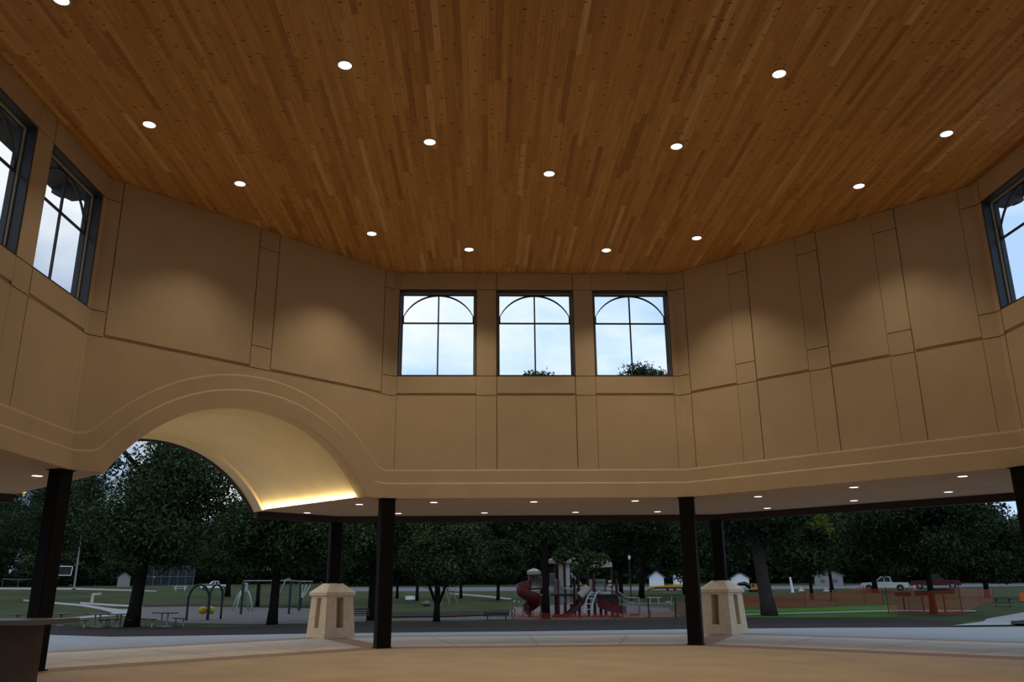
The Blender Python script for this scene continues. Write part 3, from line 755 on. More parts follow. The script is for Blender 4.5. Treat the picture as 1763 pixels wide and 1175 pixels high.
tree(226, 1080, 'big leafy tree with a leaning dark trunk, framed by the arch at the left', 330, 300, 95, 18000, .20, 'leafa', rpx=23, lean=(20, 0), seed=3, dx=20, extra=[(-75, 275, 55, 38), (-100, 225, 50, 35)])
tree(467, 1076, 'tree with a thick straight black trunk in front of the swings', 260, 260, 92, 16000, .20, 'leafa', rpx=17, lean=(6, 0), seed=5)
tree(752, 1071, 'smaller round tree with a thin forked trunk left of the playground', 195, 185, 62, 15000, .17, 'leafb', rpx=11, seed=8, low=True)
tree(939, 1067, 'tall tree with a straight trunk standing in front of the playground', 460, 190, 112, 21000, .20, extra=[(60, 85, 26, 18), (85, 100, 30, 16), (35, 105, 25, 15)], leaf='leafb', rpx=13, lean=(2, 0), seed=10)
tree(1326, 1061, 'large old tree with a thick grey trunk right of the right pedestal', 330, 330, 120, 22000, .22, 'leafc', 'barkg', rpx=25, lean=(-24, 0), seed=12)
tree(638, 1070, 'dark tree whose trunk stands just left of the left column, by the slatted bench', 250, 190, 90, 13000, .19, 'leafb', rpx=14, seed=14)
tree(1607, 1058, 'tall dark tree inside the near orange net fence', 235, 260, 75, 15000, .22, 'leafc', rpx=11, seed=16)
tree(1508, 1021, 'tree rising behind the white pickup', 170, 200, 38, 12000, .36, 'leafa', rpx=9, seed=18)
tree(1398, 1033, 'thin tree behind the far orange net, right of the grey trunk', 165, 150, 45, 11000, .30, 'leafa', rpx=6, seed=20)
tree(1105, 1031, 'leafy tree beside the lamp post behind the playground', 440, 190, 30, 22000, .32, 'leafc', rpx=9, lean=(28, 0), seed=22)
tree(1070, 1026, 'dark tree between the playground and the street', 190, 150, 40, 11000, .36, 'leafc', rpx=7, seed=23)
tree(1180, 1024, 'drooping tree over the white houses beside the right column', 190, 160, 28, 11000, .38, 'leafb', rpx=7, seed=25)
tree(683, 1031, 'thin trunked tree on the lawn right of the left column', 130, 120, 45, 9000, .26, 'leafb', rpx=5, seed=27)
tree(718, 1035, 'small dark tree beside the grey boulder', 110, 80, 55, 7000, .24, 'leafc', rpx=6, seed=28)
tree(793, 1031, 'small tree on the lawn behind the timber frame', 150, 120, 42, 9000, .27, 'leafc', rpx=5, seed=30)
tree(858, 1034, 'low dark spreading tree left of the spiral slide', 100, 95, 28, 9000, .24, 'leafc', rpx=6, seed=31)
tree(392, 1028, 'dark tree behind the white four legged climber', 165, 170, 45, 10000, .30, 'leafa', rpx=9, seed=33)
tree(442, 1046, 'grey trunked tree behind the swing frame', 170, 140, 70, 9000, .26, 'leafc', rpx=7, seed=34)
tree(560, 1040, 'bushy tree behind the left pedestal', 185, 190, 55, 12000, .27, 'leafb', rpx=8, seed=36)
tree(1240, 1035, 'dark tree directly behind the right pedestal', 190, 170, 50, 12000, .30, 'leafc', rpx=9, seed=38)
tree(1700, 1030, 'dark tree at the right, in front of the far houses', 148, 190, 30, 12000, .33, 'leafc', rpx=9, seed=40)
tree(1432, 1016, 'dark tree behind the painted glow leaves in the row along the street', 120, 75, 28, 6000, .40, 'leafa', rpx=6, seed=42)
p_, k_, r_ = at(1432, 1017)
tree(72, 1034, 'dark tree at the left picture edge beyond the lawn', 200, 210, 78, 12000, .26, 'leafc', rpx=10, seed=44)
tree(88, 1022, 'dark tree straight behind the far left column', 235, 250, 58, 9000, .36, 'leafc', rpx=9, seed=46)
# street lamp glow inside the right crown, painted as yellow leaf colour
me_ = leaves_mesh('glow_leaves', [(0, 0, 7.5, 1.5, 1.2, 1.3), (.6, 0, 6.6, 1.0, .8, .7), (-.5, 0, 8.3, .9, .8, .6)], 800, .11, M['leafy'], 77)
for v in me_.vertices: pass
yb, yk, yr = at(1432, 1036)
root = thing('glow_tree', 'tree with street lamp glow painted as yellow leaves in the right tree row', 'tree', yb, yr)
q = MB(); q.tube([(0, 0, 0), (.1, 0, 4), (0, 0, 7.5)], [.08, .06, .03], 8); q.build('trunk', M['bark'], root, smooth=True)
f_ = bpy.data.objects.new('foliage', me_); me_.name = 'foliage'; COL.objects.link(f_); f_.parent = root

# far row of trees behind the street: six kinds, copied
def far_proto(seed, H, Wd, B, leaf):
    rnd = random.Random(seed); root = thing('far_tree', 'dark leafy tree in the merged row along the back of the park', 'tree', (0, 0, 0), 0, 'trees in the row along the back of the park')
    trunk_mb(H*.75, .32, (.3, 0), [(.35+.1*i, rnd.uniform(0, 6.28), Wd*.25, H*.2) for i in range(5)], rnd).build('trunk', M['bark'], root, smooth=True)
    bl = []
    for i in range(14):
        f = (i+.5)/14; z = B+(H-B)*(.08+.84*f); env = math.sin(PI*(.2+.78*f))**.6; a = i*2.4; rad = Wd*.5*env*rnd.uniform(.3, .7); sz = Wd*.30*rnd.uniform(.75, 1.15)
        bl.append((rad*math.cos(a), rad*math.sin(a), z, sz, sz, min(sz*.8, H*.18)))
    me = leaves_mesh('foliage', bl, 11000, .44, M[leaf], seed); f = bpy.data.objects.new('foliage', me); COL.objects.link(f); f.parent = root
    return root
protos = [far_proto(100+i, h, w, b, lf) for i, (h, w, b, lf) in enumerate(((20, 14, 2.0, 'leafc'), (23, 15, 2.5, 'leafa'), (18, 15, 1.2, 'leafc'), (21, 13, 2, 'leafb'), (16, 13, .8, 'leafc'), (24, 16, 3, 'leafc')))]
rnd = random.Random(9); used = [False]*6; rowc = 0
for row, (dist, n) in enumerate(((212, 24), (238, 28), (265, 26))):
    for i in range(n):
        ang = -.66+1.36*(i+rnd.uniform(-.25, .25))/(n-1)+YAW
        dd = (dist+(70 if ang < -.16 else 0))*rnd.uniform(.97, 1.04); x = CX+math.sin(ang)*dd; y = CY+math.cos(ang)*dd
        if row == 0 and -.02 < ang < .62 and i % 2: continue
        if row == 0 and 0.12 < ang < 0.30: continue
        if ang > .545: sc = rnd.uniform(.72, .84)
        elif ang < -.24: sc = rnd.uniform(1.0, 1.2)
        else: sc = rnd.uniform(1.15, 1.5)
        j = (i*5+row*3+rnd.randrange(2)) % 6
        o = protos[j] if not used[j] else copy_tree(protos[j]); used[j] = True
        o.location = (x, y, gz(y)-.1); o.rotation_euler = (0, 0, rnd.uniform(0, 6.28)); o.scale = (sc, sc, sc)
for j in range(6):
    if not used[j]: protos[j].location = (-60-14*j, 170, gz(170))
# clipped hedge bushes under the far row
def bush_proto():
    root = thing('far_bush', 'low dark bush in the hedge line under the far trees', 'bush', (0, 0, 0), 0, 'bushes under the far trees')
    me = leaves_mesh('foliage', [(-1.6, 0, 1.2, 2.2, 1.5, 1.5), (1.6, 0, 1.4, 2.4, 1.5, 1.7), (0, .4, 1.6, 2.4, 1.6, 1.9)], 2600, .42, M['leafc'], 301)
    f = bpy.data.objects.new('foliage', me); COL.objects.link(f); f.parent = root
    q = MB(); q.tube([(0, 0, 0), (0, 0, 1.4)], [.12, .05], 6); q.tube([(0, 0, 0), (.8, 0, 1.3)], [.08, .04], 6); q.build('stem', M['bark'], root)
    return root
bp = bush_proto(); first = True
for i in range(60):
    ang = -.66+1.36*i/59+YAW; dd = (226+(66 if ang < -.16 else 0))*rnd.uniform(.98, 1.03)
    o = bp if first else copy_tree(bp); first = False
    x = CX+math.sin(ang)*dd; y = CY+math.cos(ang)*dd; o.location = (x, y, gz(y)); s_ = rnd.uniform(1.3, 2.3); o.scale = (s_*1.2, s_, s_); o.rotation_euler = (0, 0, rnd.uniform(-.4, .4))

# ------------------------------------------------------------------ park furniture
def pix(px, py, name, label, cat, group=None, drz=0):
    p, k, rz = at(px, py); return thing(name, label, cat, p, rz+drz, group), k
def picnic_table(px, py, label, drz, s=1.0):
    root, k = pix(px, py, 'picnic_table', label, 'picnic table', 'dark picnic tables by the left lawn', drz+PI/2)
    q = MB(); q.prism([(-.9*s, -.42*s), (.9*s, -.42*s), (.98*s, -.3*s), (.98*s, .3*s), (.9*s, .42*s), (-.9*s, .42*s), (-.98*s, .3*s), (-.98*s, -.3*s)], .72*s, .77*s); q.build('table_top', M['darkwood'], root)
    for sx in (-1, 1):
        q = MB(); q.tube([(sx*.45*s, 0, .72*s), (sx*.45*s, 0, 0)], .045*s, 8); q.box((sx*.45*s, 0, .02), (.4*s, .4*s, .03)); q.build('leg', M['galv'], root)
    for sy in (-1, 1):
        b = MB(); b.box((0, sy*.85*s, .43*s), (1.7*s, .28*s, .05)); bo_ = b.build('bench_seat', M['darkwood'], root)
        for sx in (-1, 1):
            q = MB(); q.tube([(sx*.6*s, sy*.85*s, .41*s), (sx*.52*s, sy*.85*s, .25*s), (sx*.62*s, sy*.88*s, 0)], .035*s, 7); q.build('bench_leg', M['galv'], bo_)
for a in ((28, 1079, 'dark picnic table farthest left, behind the counter', .15, .92), (103, 1078, 'dark picnic table half hidden by the far left column', -.1, .92), (166, 1081, 'dark picnic table on grey posts left of the leaning tree', .3, 1.0), (203, 1080, 'dark picnic table just in front of the leaning tree', -.25, .95), (282, 1080, 'dark picnic table right of the leaning tree, by the gravel', .35, 1.05)):
    picnic_table(*a)
def arch_swing():
    root, k = pix(353, 1068, 'arch_swing', 'green arched toddler swing frame with yellow bucket seats', 'swing', None, .35)
    H, Wd = 58*k, 38*k
    def arch(x0, x1, y0, y1, name):
        pts = []
        for i in range(5): pts.append((x0, y0, H*.62*i/4))
        for i in range(1, 12):
            a = PI-PI*i/12; pts.append(((x0+x1)/2+(x1-x0)/2*math.cos(a), y0+(y1-y0)*(i/12), H*.62+H*.38*math.sin(a)))
        for i in range(5): pts.append((x1, y1, H*.62*(1-i/4)))
        q = MB(); q.tube(pts, .075, 9); q.build(name, M['green'], root, smooth=True)
    arch(-32*k, -2*k, 0, -.6, 'arch_frame'); arch(-1*k, 27*k, -.6, 0, 'arch_frame')
    q = MB(); q.tube([(-17*k, -.3, H), (13*k, -.3, H)], .06, 8); q.build('top_bar', M['galv'], root)
    for x in (-8*k, 6*k):
        b = MB(); b.ball((x, -.3, .62), (.28, .24, .26), 12, 8); bs = b.build('bucket_seat', M['yellow'], root, smooth=True)
        for sx in (-.14, .14):
            q = MB(); q.tube([(x+sx, -.3, .8), (x+sx*.6, -.3, H)], .012, 5); q.build('chain', M['chain'], bs)
arch_swing()
def swing_set():
    root, k = pix(470, 1058, 'swing_set', 'tall green post swing set on the left gravel', 'swing')
    H = 55*k
    for x, y in ((-53*k, 0), (26*k, -1), (46*k, 4.5)):
        q = MB(); q.tube([(x, y, -.1), (x, y, H)], .09, 9); q.build('post', M['green'], root)
    q = MB(); q.tube([(-53*k, 0, H), (26*k, -1, H)], .05, 8); q.tube([(26*k, -1, H), (46*k, 4.5, H)], .05, 8); q.tube([(46*k, 4.5, H), (68*k, 4.5, H)], .05, 8); q.build('top_bar', M['galv'], root)
    for x in (36*k, 58*k):
        y = 1.8 if x < 40*k else 4.4
        s_ = MB(); s_.box((x, y, .5), (.45, .16, .04)); so = s_.build('swing_seat', M['rubber'], root)
        for sx in (-.22, .22):
            q = MB(); q.tube([(x+sx, y, .5), (x+sx, y, H)], .012, 5); q.build('chain', M['chain'], so)
swing_set()
def spider():
    root, k = pix(419, 1053, 'spider_climber', 'white four legged climber standing by the green post', 'play equipment')
    h = 33*k
    for dx, dy in ((-19, -.4), (-13, -1.2), (15, -.8), (8, .9)):
        q = MB(); q.tube([(dx*k, dy, 0), (dx*k*.62, dy*.6, h*.75), (dx*k*.35, dy*.3, h), (0, 0, h)], .055, 8); q.build('leg', M['whitem'], root, smooth=True)
    q = MB(); q.disc((0, 0, h-.06), 5*k, .14, 12); q.build('hub', M['greyp'], root)
    q = MB(); q.tube([(.1, 0, h), (.1, 0, h+14*k)], .1, 8); q.box((-2.5*k, 0, h+13*k), (7*k, .3, .12)); q.build('top_post', M['whitem'], root)
spider()
def fan_poles():
    root, k = pix(517, 1049, 'pole_climber', 'fan of pale slanted poles behind the left pedestal', 'play equipment')
    for a, b in ((-3, -1), (-1, 1), (1, 8), (3, 15)):
        q = MB(); q.tube([(a*k, 0, 18*k), (b*k, .2, 40*k)], .06, 7); q.build('pole', M['whitem'], root)
    q = MB(); q.tube([(0, 0, 0), (0, 0, 19*k)], .11, 8); q.build('base_post', M['green'], root)
    root, k = pix(475, 1062, 'slanted_pole', 'single slanted grey pole beside the thick black trunk', 'play equipment')
    q = MB(); q.tube([(0, 0, 0), (1*k, 0, 30*k), (13*k, 0, 62*k), (20*k, .6, 62*k)], .05, 7); q.build('pole', M['galv'], root, smooth=True)
    q = MB(); q.tube([(-1*k, 0, 3*k), (-1*k, 0, 30*k)], .04, 6); q.build('brace', M['dark'], root)
fan_poles()
def bench(px, py, label, w, h, m, drz=0, legm='dark', back=True):
    root, k = pix(px, py, 'park_bench', label, 'bench', None, drz); W_ = w*k; H = h*k
    q = MB()
    for j in range(3): q.box((0, -.06-.13*j, H*.5), (W_, .10, .04))
    q.build('seat', M[m], root)
    if back:
        q = MB()
        for j in range(3): q.box((0, .06+.03*j, H*(.62+.15*j)), (W_, .035, H*.11))
        q.build('backrest', M[m], root)
    for sx in (-1, 1):
        q = MB(); q.tube([(sx*W_*.36, -.3, 0), (sx*W_*.36, -.3, H*.48), (sx*W_*.36, .02, H*.48)], .03, 6); q.tube([(sx*W_*.36, .05, 0), (sx*W_*.36, .05, H*.5), (sx*W_*.36, .12, H*(.95 if back else .52))], .03, 6); q.build('leg', M[legm], root)
bench(619, 1073, 'dark slatted bench beside the left pedestal', 32, 24, 'darkwood')
bench(855, 1068, 'low dark bench between the fork tree and the playground', 44, 13, 'dark', .05)
bench(706, 1039, 'small white bench on the lawn beside the boulder', 17, 12, 'white')
def white_table(px, py, label, s=1.0, drz=0):
    root, k = pix(px, py, 'white_picnic_table', label, 'picnic table', None, drz)
    q = MB(); q.box((0, 0, .75*s), (2.3*s, .8*s, .06)); q.build('table_top', M['white'], root)
    for sy in (-1, 1):
        q = MB(); q.box((0, sy*.8*s, .42*s), (2.3*s, .28*s, .05)); q.build('bench_seat', M['white'], root)
    for sx in (-1, 1):
        q = MB(); q.tube([(sx*.7*s, -.75*s, 0), (sx*.7*s, -.25*s, .74*s)], .05*s, 6); q.tube([(sx*.7*s, .75*s, 0), (sx*.7*s, .25*s, .74*s)], .05*s, 6); q.box((sx*.7*s, 0, .40*s), (.06, 1.6*s, .08)); q.build('leg', M['white'], root)
white_table(310, 1018, 'white picnic table far back on the left lawn', 1.15)
def pebble():
    root, k = pix(734, 1044, 'boulder', 'grey boulder lying on the lawn beside the white bench', 'boulder')
    bm = bmesh.new(); bmesh.ops.create_icosphere(bm, subdivisions=3, radius=1); rg = random.Random(4)
    for v in bm.verts:
        n_ = 1+.13*math.sin(v.co.x*4+1)+.1*math.sin(v.co.y*5+v.co.z*3)
        v.co = Vector((v.co.x*9*k*n_, v.co.y*.8*n_, max(-.02, v.co.z*5*k*n_+3.6*k)))
    me = bpy.data.meshes.new('rock'); bm.to_mesh(me); bm.free(); me.materials.append(M['boulder']); o = bpy.data.objects.new('rock', me); COL.objects.link(o); o.parent = root
    root, k = pix(778, 1043, 'timber_frame', 'yellowish timber A frame on the lawn left of the playground', 'play equipment')
    h = 24*k
    q = MB(); q.tube([(-11*k, -1, h), (-3*k, -1, 0)], .09, 7); q.tube([(-13*k, -1, h*.95), (-19*k, -1, 0)], .07, 7); q.build('front_leg', M['timber'], root)
    q = MB(); q.tube([(2*k, 1, h), (10*k, 1, 0)], .05, 7); q.tube([(2*k, 1, h), (-4*k, 1.6, 0)], .05, 7); q.build('rear_leg', M['galv'], root)
    q = MB(); q.tube([(-12*k, -1, h), (3*k, 1, h)], .06, 7); q.build('ridge_bar', M['galv'], root)
    root, k = pix(160, 1040, 'drinking_fountain', 'pale concrete drinking fountain on the left lawn', 'fountain')
    q = MB(); q.box((-2*k, 0, 7.5*k), (5*k, .6, 15*k), 0, .9); q.build('pedestal', M['stone2'], root)
    q = MB(); q.box((4*k, 0, 16*k), (15*k, .5, 3*k)); q.box((0, 0, 15*k), (8*k, .6, 2.4*k)); q.build('basin', M['stone2'], root)
    q = MB(); q.tube([(8*k, 0, 17*k), (8*k, 0, 19*k), (6*k, 0, 19*k)], .04, 6); q.build('spout', M['galv'], root)
pebble()
def net(px0, px1, py, label, h):
    root, k = pix((px0+px1)/2, py, 'volleyball_net', label, 'net'); W_ = (px1-px0)*k
    for x in (-W_/2, 0, W_/2):
        q = MB(); q.tube([(x*1.02, 0, 0), (x, 0, h*k)], .05, 6); q.build('post', M['greyp'], root)
    q = MB(); q.tube([(-W_/2+W_*i/8, 0, h*k-.25*math.sin(PI*i/8)) for i in range(9)], .06, 6); q.build('top_tape', M['whitem'], root)
    q = MB()
    for i in range(1, 16): q.tube([(-W_/2+W_*i/16, 0, h*k*.35), (-W_/2+W_*i/16, 0, h*k-.2)], .008, 3)
    for i in range(1, 5): q.tube([(-W_/2, 0, h*k*(.35+.12*i)), (W_/2, 0, h*k*(.35+.12*i))], .008, 3)
    q.build('mesh', M['dark'], root)
net(7, 53, 1011.5, 'sagging net with a pale top tape at the far left lawn', 14)
def goal():
    root, k = pix(92, 1013, 'sports_board', 'white outlined board frame right of the far left column', 'sports frame')
    W_ = 48*k; z0, z1 = 21*k, 36*k
    q = MB(); q.tube([(-W_/2, 0, z1), (W_/2, 0, z1)], .10, 6); q.tube([(-W_/2, 0, z0), (W_/2, 0, z0)], .10, 6); q.tube([(W_/2, 0, z0), (W_/2+1*k, 0, z1)], .10, 6); q.tube([(-W_/2, 0, z0), (-W_/2, 0, z1)], .10, 6); q.build('board_rim', M['white'], root)
    q = MB(); q.box((0, .1, (z0+z1)/2), (W_, .06, z1-z0)); q.build('board', M['dark'], root)
    q = MB(); q.tube([(-W_*.2, .2, 0), (-W_*.2, .2, z1)], .1, 6); q.build('post', M['dark'], root)
goal()
def pole(px, py, top, label, name='utility_pole', r=.11, m='galv'):
    root, k = pix(px, py, name, label, 'pole'); H = (py-top)*k
    q = MB(); q.tube([(0, 0, 0), (.0, 0, H*.5), (.02, 0, H)], [r, r*.85, r*.6], 8); q.build('shaft', M[m], root)
    q = MB(); q.box((0, 0, .1), (r*4, r*4, .2)); q.build('foot', M['dark'], root)
pole(57, 1014, 880, 'tall pole just left of the far left column', r=.2, m='greyp'); pole(127, 1016, 900, 'tall pole right of the far left column', r=.2, m='greyp')
def lamp_post(px, py, top, label, k_=1):
    root, k = pix(px, py, 'lamp_post', label, 'street lamp', 'park lamp posts with white heads'); H = (py-top)*k
    q = MB(); q.tube([(0, 0, 0), (0, 0, .6), (0, 0, .62), (0, 0, H-8*k)], [.14, .12, .075, .06], 8); q.build('post', M['dark'], root)
    q = MB(); q.disc((0, 0, H-9*k), 1.6*k, 6*k, 8, 2.6*k); q.build('lamp_head', M['white'], root)
    q = MB(); q.disc((0, 0, H-3*k), 2.8*k, 3*k, 8, .6*k); q.build('lamp_cap', M['dark'], root)
lamp_post(1087, 1036, 957, 'white headed lamp post behind the playground'); lamp_post(1317, 1040, 901, 'white headed lamp post hidden in the crown of the grey trunked tree')
def court_fence():
    root, k = pix(283, 1013, 'court_fence', 'tall chain link court fence behind the arched swing', 'fence'); W_ = 92*k; H = 36*k
    for i in range(8):
        x = -W_/2+W_*i/7; q = MB(); q.tube([(x, 0, 0), (x, 0, H)], .07, 6); q.build('post', M['chain'], root)
    q = MB()
    for z in (.06, .52, 1): q.tube([(-W_/2, 0, H*z), (W_/2, 0, H*z)], .055, 5)
    q.build('rail', M['chain'], root)
    q = MB(); n = 44
    for i in range(-12, n):
        x0 = -W_/2+W_*i/n; x1 = x0+H
        for s_ in (0, 1):
            pts = []
            for t in range(2):
                x = max(-W_/2, min(W_/2, x0 if t == 0 else x1)); z = (x-x0); z = min(max(z, 0), H); pts.append((x if not s_ else -x, 0, z))
            if abs(pts[0][0]-pts[1][0]) > .2: q.tube(pts, .011, 3, False)
    q.build('chain_link', M['chain'], root)
    for x, c, w in ((-W_*.42, 'blue', 6*k), (-W_*.2, 'yellow', 3*k)):
        q = MB(); q.box((x, -.12, H*.5), (w, .03, w*.6)); q.build('sign_board', M[c], root)
court_fence()

# vehicles
def pickup(px, py, label, body, s=1.0, drz=0, flip=1, name='pickup_truck'):
    root, k = pix(px, py, name, label, 'vehicle', None, drz)
    L_, Wd = 5.6*s, 1.95*s
    f = lambda pr: [(x*s*flip, z*s) for x, z in pr]
    q = MB(); q.extr(f([(-2.8, .45), (-2.8, 1.05), (-.85, 1.08), (-.80, 1.10), (1.1, 1.12), (2.6, 1.05), (2.8, .85), (2.8, .45), (2.35, .42), (2.2, .72), (1.85, .85), (1.5, .72), (1.35, .42), (-1.3, .42), (-1.45, .72), (-1.8, .85), (-2.15, .72), (-2.3, .42)]), -Wd/2, Wd/2); q.build('body', M[body], root)
    q = MB(); q.extr(f([(-.95, 1.08), (-.8, 1.75), (-.55, 1.82), (.35, 1.80), (1.1, 1.12)]), -Wd*.45, Wd*.45); q.build('cab', M[body], root)
    q = MB(); q.extr(f([(-.78, 1.15), (-.68, 1.68), (-.1, 1.72), (-.1, 1.15)]), -Wd*.455, Wd*.455); q.extr(f([(0, 1.15), (0, 1.72), (.28, 1.70), (.92, 1.15)]), -Wd*.455, Wd*.455); q.build('side_window', M['carglass'], root)
    for x in (-1.8, 1.85):
        for y in (-1, 1):
            q = MB(); q.tube([(x*s*flip, y*Wd*.42, .40*s), (x*s*flip, y*Wd*.51, .40*s)], .40*s, 16); w_ = q.build('wheel', M['rubber'], root)
            q = MB(); q.tube([(x*s*flip, y*Wd*.505, .40*s), (x*s*flip, y*Wd*.52, .40*s)], .21*s, 12); q.build('hub_cap', M['galv'], w_)
    q = MB(); q.box((2.82*s*flip, 0, .55*s), (.08, Wd, .2*s)); q.box((-2.82*s*flip, 0, .55*s), (.08, Wd, .2*s)); q.build('bumper', M['dark'], root)
    return root
pickup(1524, 1018.5, 'white pickup parked beyond the far orange net', 'white', 1.12, 0, -1)
pickup(368, 1016.5, 'white pickup parked behind the arched swing', 'white', .95, .1, -1)
pickup(1612, 1015, 'dark red flatbed truck behind the near orange net', 'maroon', 1.25, 0, 1, 'flatbed_truck')
def canoe_trailer():
    root, k = pix(1148, 1018, 'covered_load', 'long yellow covered load lying beside the right dark column', 'trailer load')
    W_ = 68*k
    prof = [(-W_/2, 4.5*k), (-W_*.44, 7.5*k), (0, 9*k), (W_*.2, 10.5*k), (W_*.36, 10.2*k), (W_/2, 9.6*k), (W_/2, 6.5*k), (-W_*.1, 5.5*k), (-W_*.46, 3.8*k)]
    q = MB(); q.extr(prof, -.7, .7); q.build('yellow_cover', M['yellow'], root)
    q = MB(); q.box((W_*.1, 0, 4.8*k), (W_*.8, 1.5, 2.6*k)); q.build('trailer_bed', M['maroon'], root)
    for x in (.02, .2, .4):
        q = MB(); q.tube([(W_*x, -.8, 2.2*k), (W_*x, .8, 2.2*k)], 2.2*k, 12); q.build('wheel', M['rubber'], root)
    q = MB(); q.tube([(-W_*.30, 0, 4*k), (-W_*.48, 0, 2*k), (-W_*.48, 0, 0)], .08, 6); q.build('tow_bar', M['dark'], root)
canoe_trailer()
def excavator():
    root, k = pix(1298, 1020, 'excavator', 'orange excavator between the right pedestal and the grey trunk', 'machine')
    q = MB(); q.box((0, 0, 9*k), (9*k, 2, 10*k)); q.box((5*k, 0, 7*k), (8*k, 1.8, 5*k)); q.build('cab', M['excav'], root)
    q = MB(); q.box((-.5*k, -1.02, 11*k), (5*k, .05, 4*k)); q.build('cab_window', M['carglass'], root)
    for sy in (-1, 1):
        q = MB(); q.extr([(-9*k, 1.2*k), (-8*k, 0), (9*k, 0), (10*k, 1.2*k), (9*k, 3.6*k), (-8*k, 3.6*k)], sy*1.2-.3, sy*1.2+.3); q.build('track', M['rubber'], root)
    q = MB(); q.tube([(-4*k, 0, 8*k), (-14*k, 0, 14*k), (-26*k, 0, 13*k)], [.4, .35, .25], 6); q.tube([(-26*k, 0, 13*k), (-30*k, 0, 5*k)], [.25, .2], 6); q.build('boom', M['dark'], root)
    q = MB(); q.extr([(-33*k, 1*k), (-28*k, 1*k), (-27*k, 5*k), (-31*k, 6*k)], -.6, .6); q.build('bucket', M['dark'], root)
excavator()
def cones():
    for px, py, h, lb in ((1575, 1016, 9, 'orange traffic cone left of the dark red truck'),):
        root, k = pix(px, py, 'traffic_cone', lb, 'cone'); q = MB(); q.disc((0, 0, .03), 2*k, h*k, 12, .4*k); q.build('cone_body', M['orangeb'], root); q = MB(); q.box((0, 0, .02), (5*k, 5*k, .04)); q.build('cone_base', M['orangeb'], root); q = MB(); q.disc((0, 0, h*k*.55), 1.3*k, h*k*.18, 12, 1.0*k); q.build('stripe', M['white'], root)
    for px, py, lb in ((1380, 1018.5, 'white topped barrel left of the thin tree on the street edge'), (1423, 1019, 'white topped barrel right of the thin tree on the street edge')):
        root, k = pix(px, py, 'street_barrel', lb, 'barrel'); q = MB(); q.disc((0, 0, 2*k), 3*k, 5*k, 10, 2*k); q.build('drum', M['beige'], root); q = MB(); q.disc((0, 0, 7*k), 2*k, 3*k, 10, .6*k); q.build('lid', M['orangeb'], root); q = MB(); q.box((0, 0, 1*k), (10*k, 1.2, 2*k)); q.build('base', M['white'], root)
    root, k = pix(1365, 1021, 'white_post', 'slim white post on the street edge right of the grey trunk', 'post'); q = MB(); q.tube([(0, 0, 0), (-2*k, 0, 26*k)], [.2, .13], 8); q.build('post', M['white'], root); q = MB(); q.box((0, 0, .1), (4*k, .8, .2)); q.build('base', M['white'], root); q = MB(); q.box((-2*k, 0, 23*k), (2*k, .3, 5*k)); q.build('sign', M['white'], root)
    root, k = pix(1762, 1037, 'orange_barrel', 'orange barrel cut by the right picture edge', 'barrel'); q = MB(); q.disc((0, 0, 1*k), 4.6*k, 14*k, 14, 5.4*k); q.build('drum', M['orangeb'], root); q = MB(); q.disc((0, 0, 0), 6*k, 1*k, 14); q.build('base', M['dark'], root)
cones()
def grill(px, py, label, w, h):
    root, k = pix(px, py, 'park_grill', label, 'grill', 'black grills inside the orange net')
    q = MB(); q.tube([(0, 0, 0), (0, 0, h*k*.7)], .06, 8); q.build('post', M['dark'], root)
    q = MB(); q.box((0, 0, h*k*.85), (w*k, .7, h*k*.22)); q.build('fire_box', M['dark'], root)
    q = MB(); q.box((0, -.05, h*k*.98), (w*k*.95, .6, .04)); q.tube([(w*k*.5, -.2, h*k*.9), (w*k*.62, -.2, h*k*.9)], .03, 6); q.build('grate', M['galv'], root)
grill(1558, 1052, 'black grill at the left inside the near orange net', 26, 32); grill(1628, 1056, 'larger black grill right of the trunk inside the near orange net', 38, 42); grill(1591, 1054, 'black grill left of the trunk inside the near orange net', 22, 36)
def dark_table(px, py, label):
    root, k = pix(px, py, 'park_table', label, 'picnic table'); q = MB(); q.box((0, 0, 13*k), (32*k, .8, .07)); q.build('table_top', M['darkwood'], root)
    for sx in (-1, 1):
        q = MB(); q.tube([(sx*10*k, -.7, 0), (sx*10*k, 0, 13*k)], .05, 6); q.tube([(sx*10*k, .7, 0), (sx*10*k, 0, 13*k)], .05, 6); q.build('leg', M['dark'], root)
    for sy in (-1, 1):
        q = MB(); q.box((0, sy*.85, 7*k), (32*k, .28, .05)); q.build('bench_seat', M['darkwood'], root)
dark_table(1728, 1045, 'dark picnic table near the right picture edge')
def pale_chair_set():
    root, k = pix(1127, 1042, 'folding_table', 'pale folding table beyond the playground fence', 'table')
    q = MB(); q.box((0, 0, 12*k), (24*k, .9, .06)); q.build('table_top', M['beige'], root)
    for sx in (-1, 1):
        q = MB(); q.tube([(sx*8*k, -.4, 0), (sx*6*k, -.4, 12*k)], .04, 6); q.tube([(sx*8*k, .4, 0), (sx*6*k, .4, 12*k)], .04, 6); q.build('leg', M['beige'], root)
    root, k = pix(1152, 1043, 'lawn_chair', 'pale lawn chair beyond the playground fence', 'chair')
    q = MB(); q.box((0, 0, 6*k), (9*k, .8, .07)); q.build('seat', M['beige'], root)
    q = MB()
    for j in range(4): q.box((4*k+.5*k*j, 0, (7.5+2.3*j)*k), (1.2*k, .8, 1.2*k))
    q.build('backrest', M['beige'], root)
    for x in (-5*k, 4*k):
        for y in (-.35, .35):
            q = MB(); q.tube([(x, y, 0), (x*.9, y, 6*k)], .035, 6); q.build('leg', M['beige'], root)
pale_chair_set()

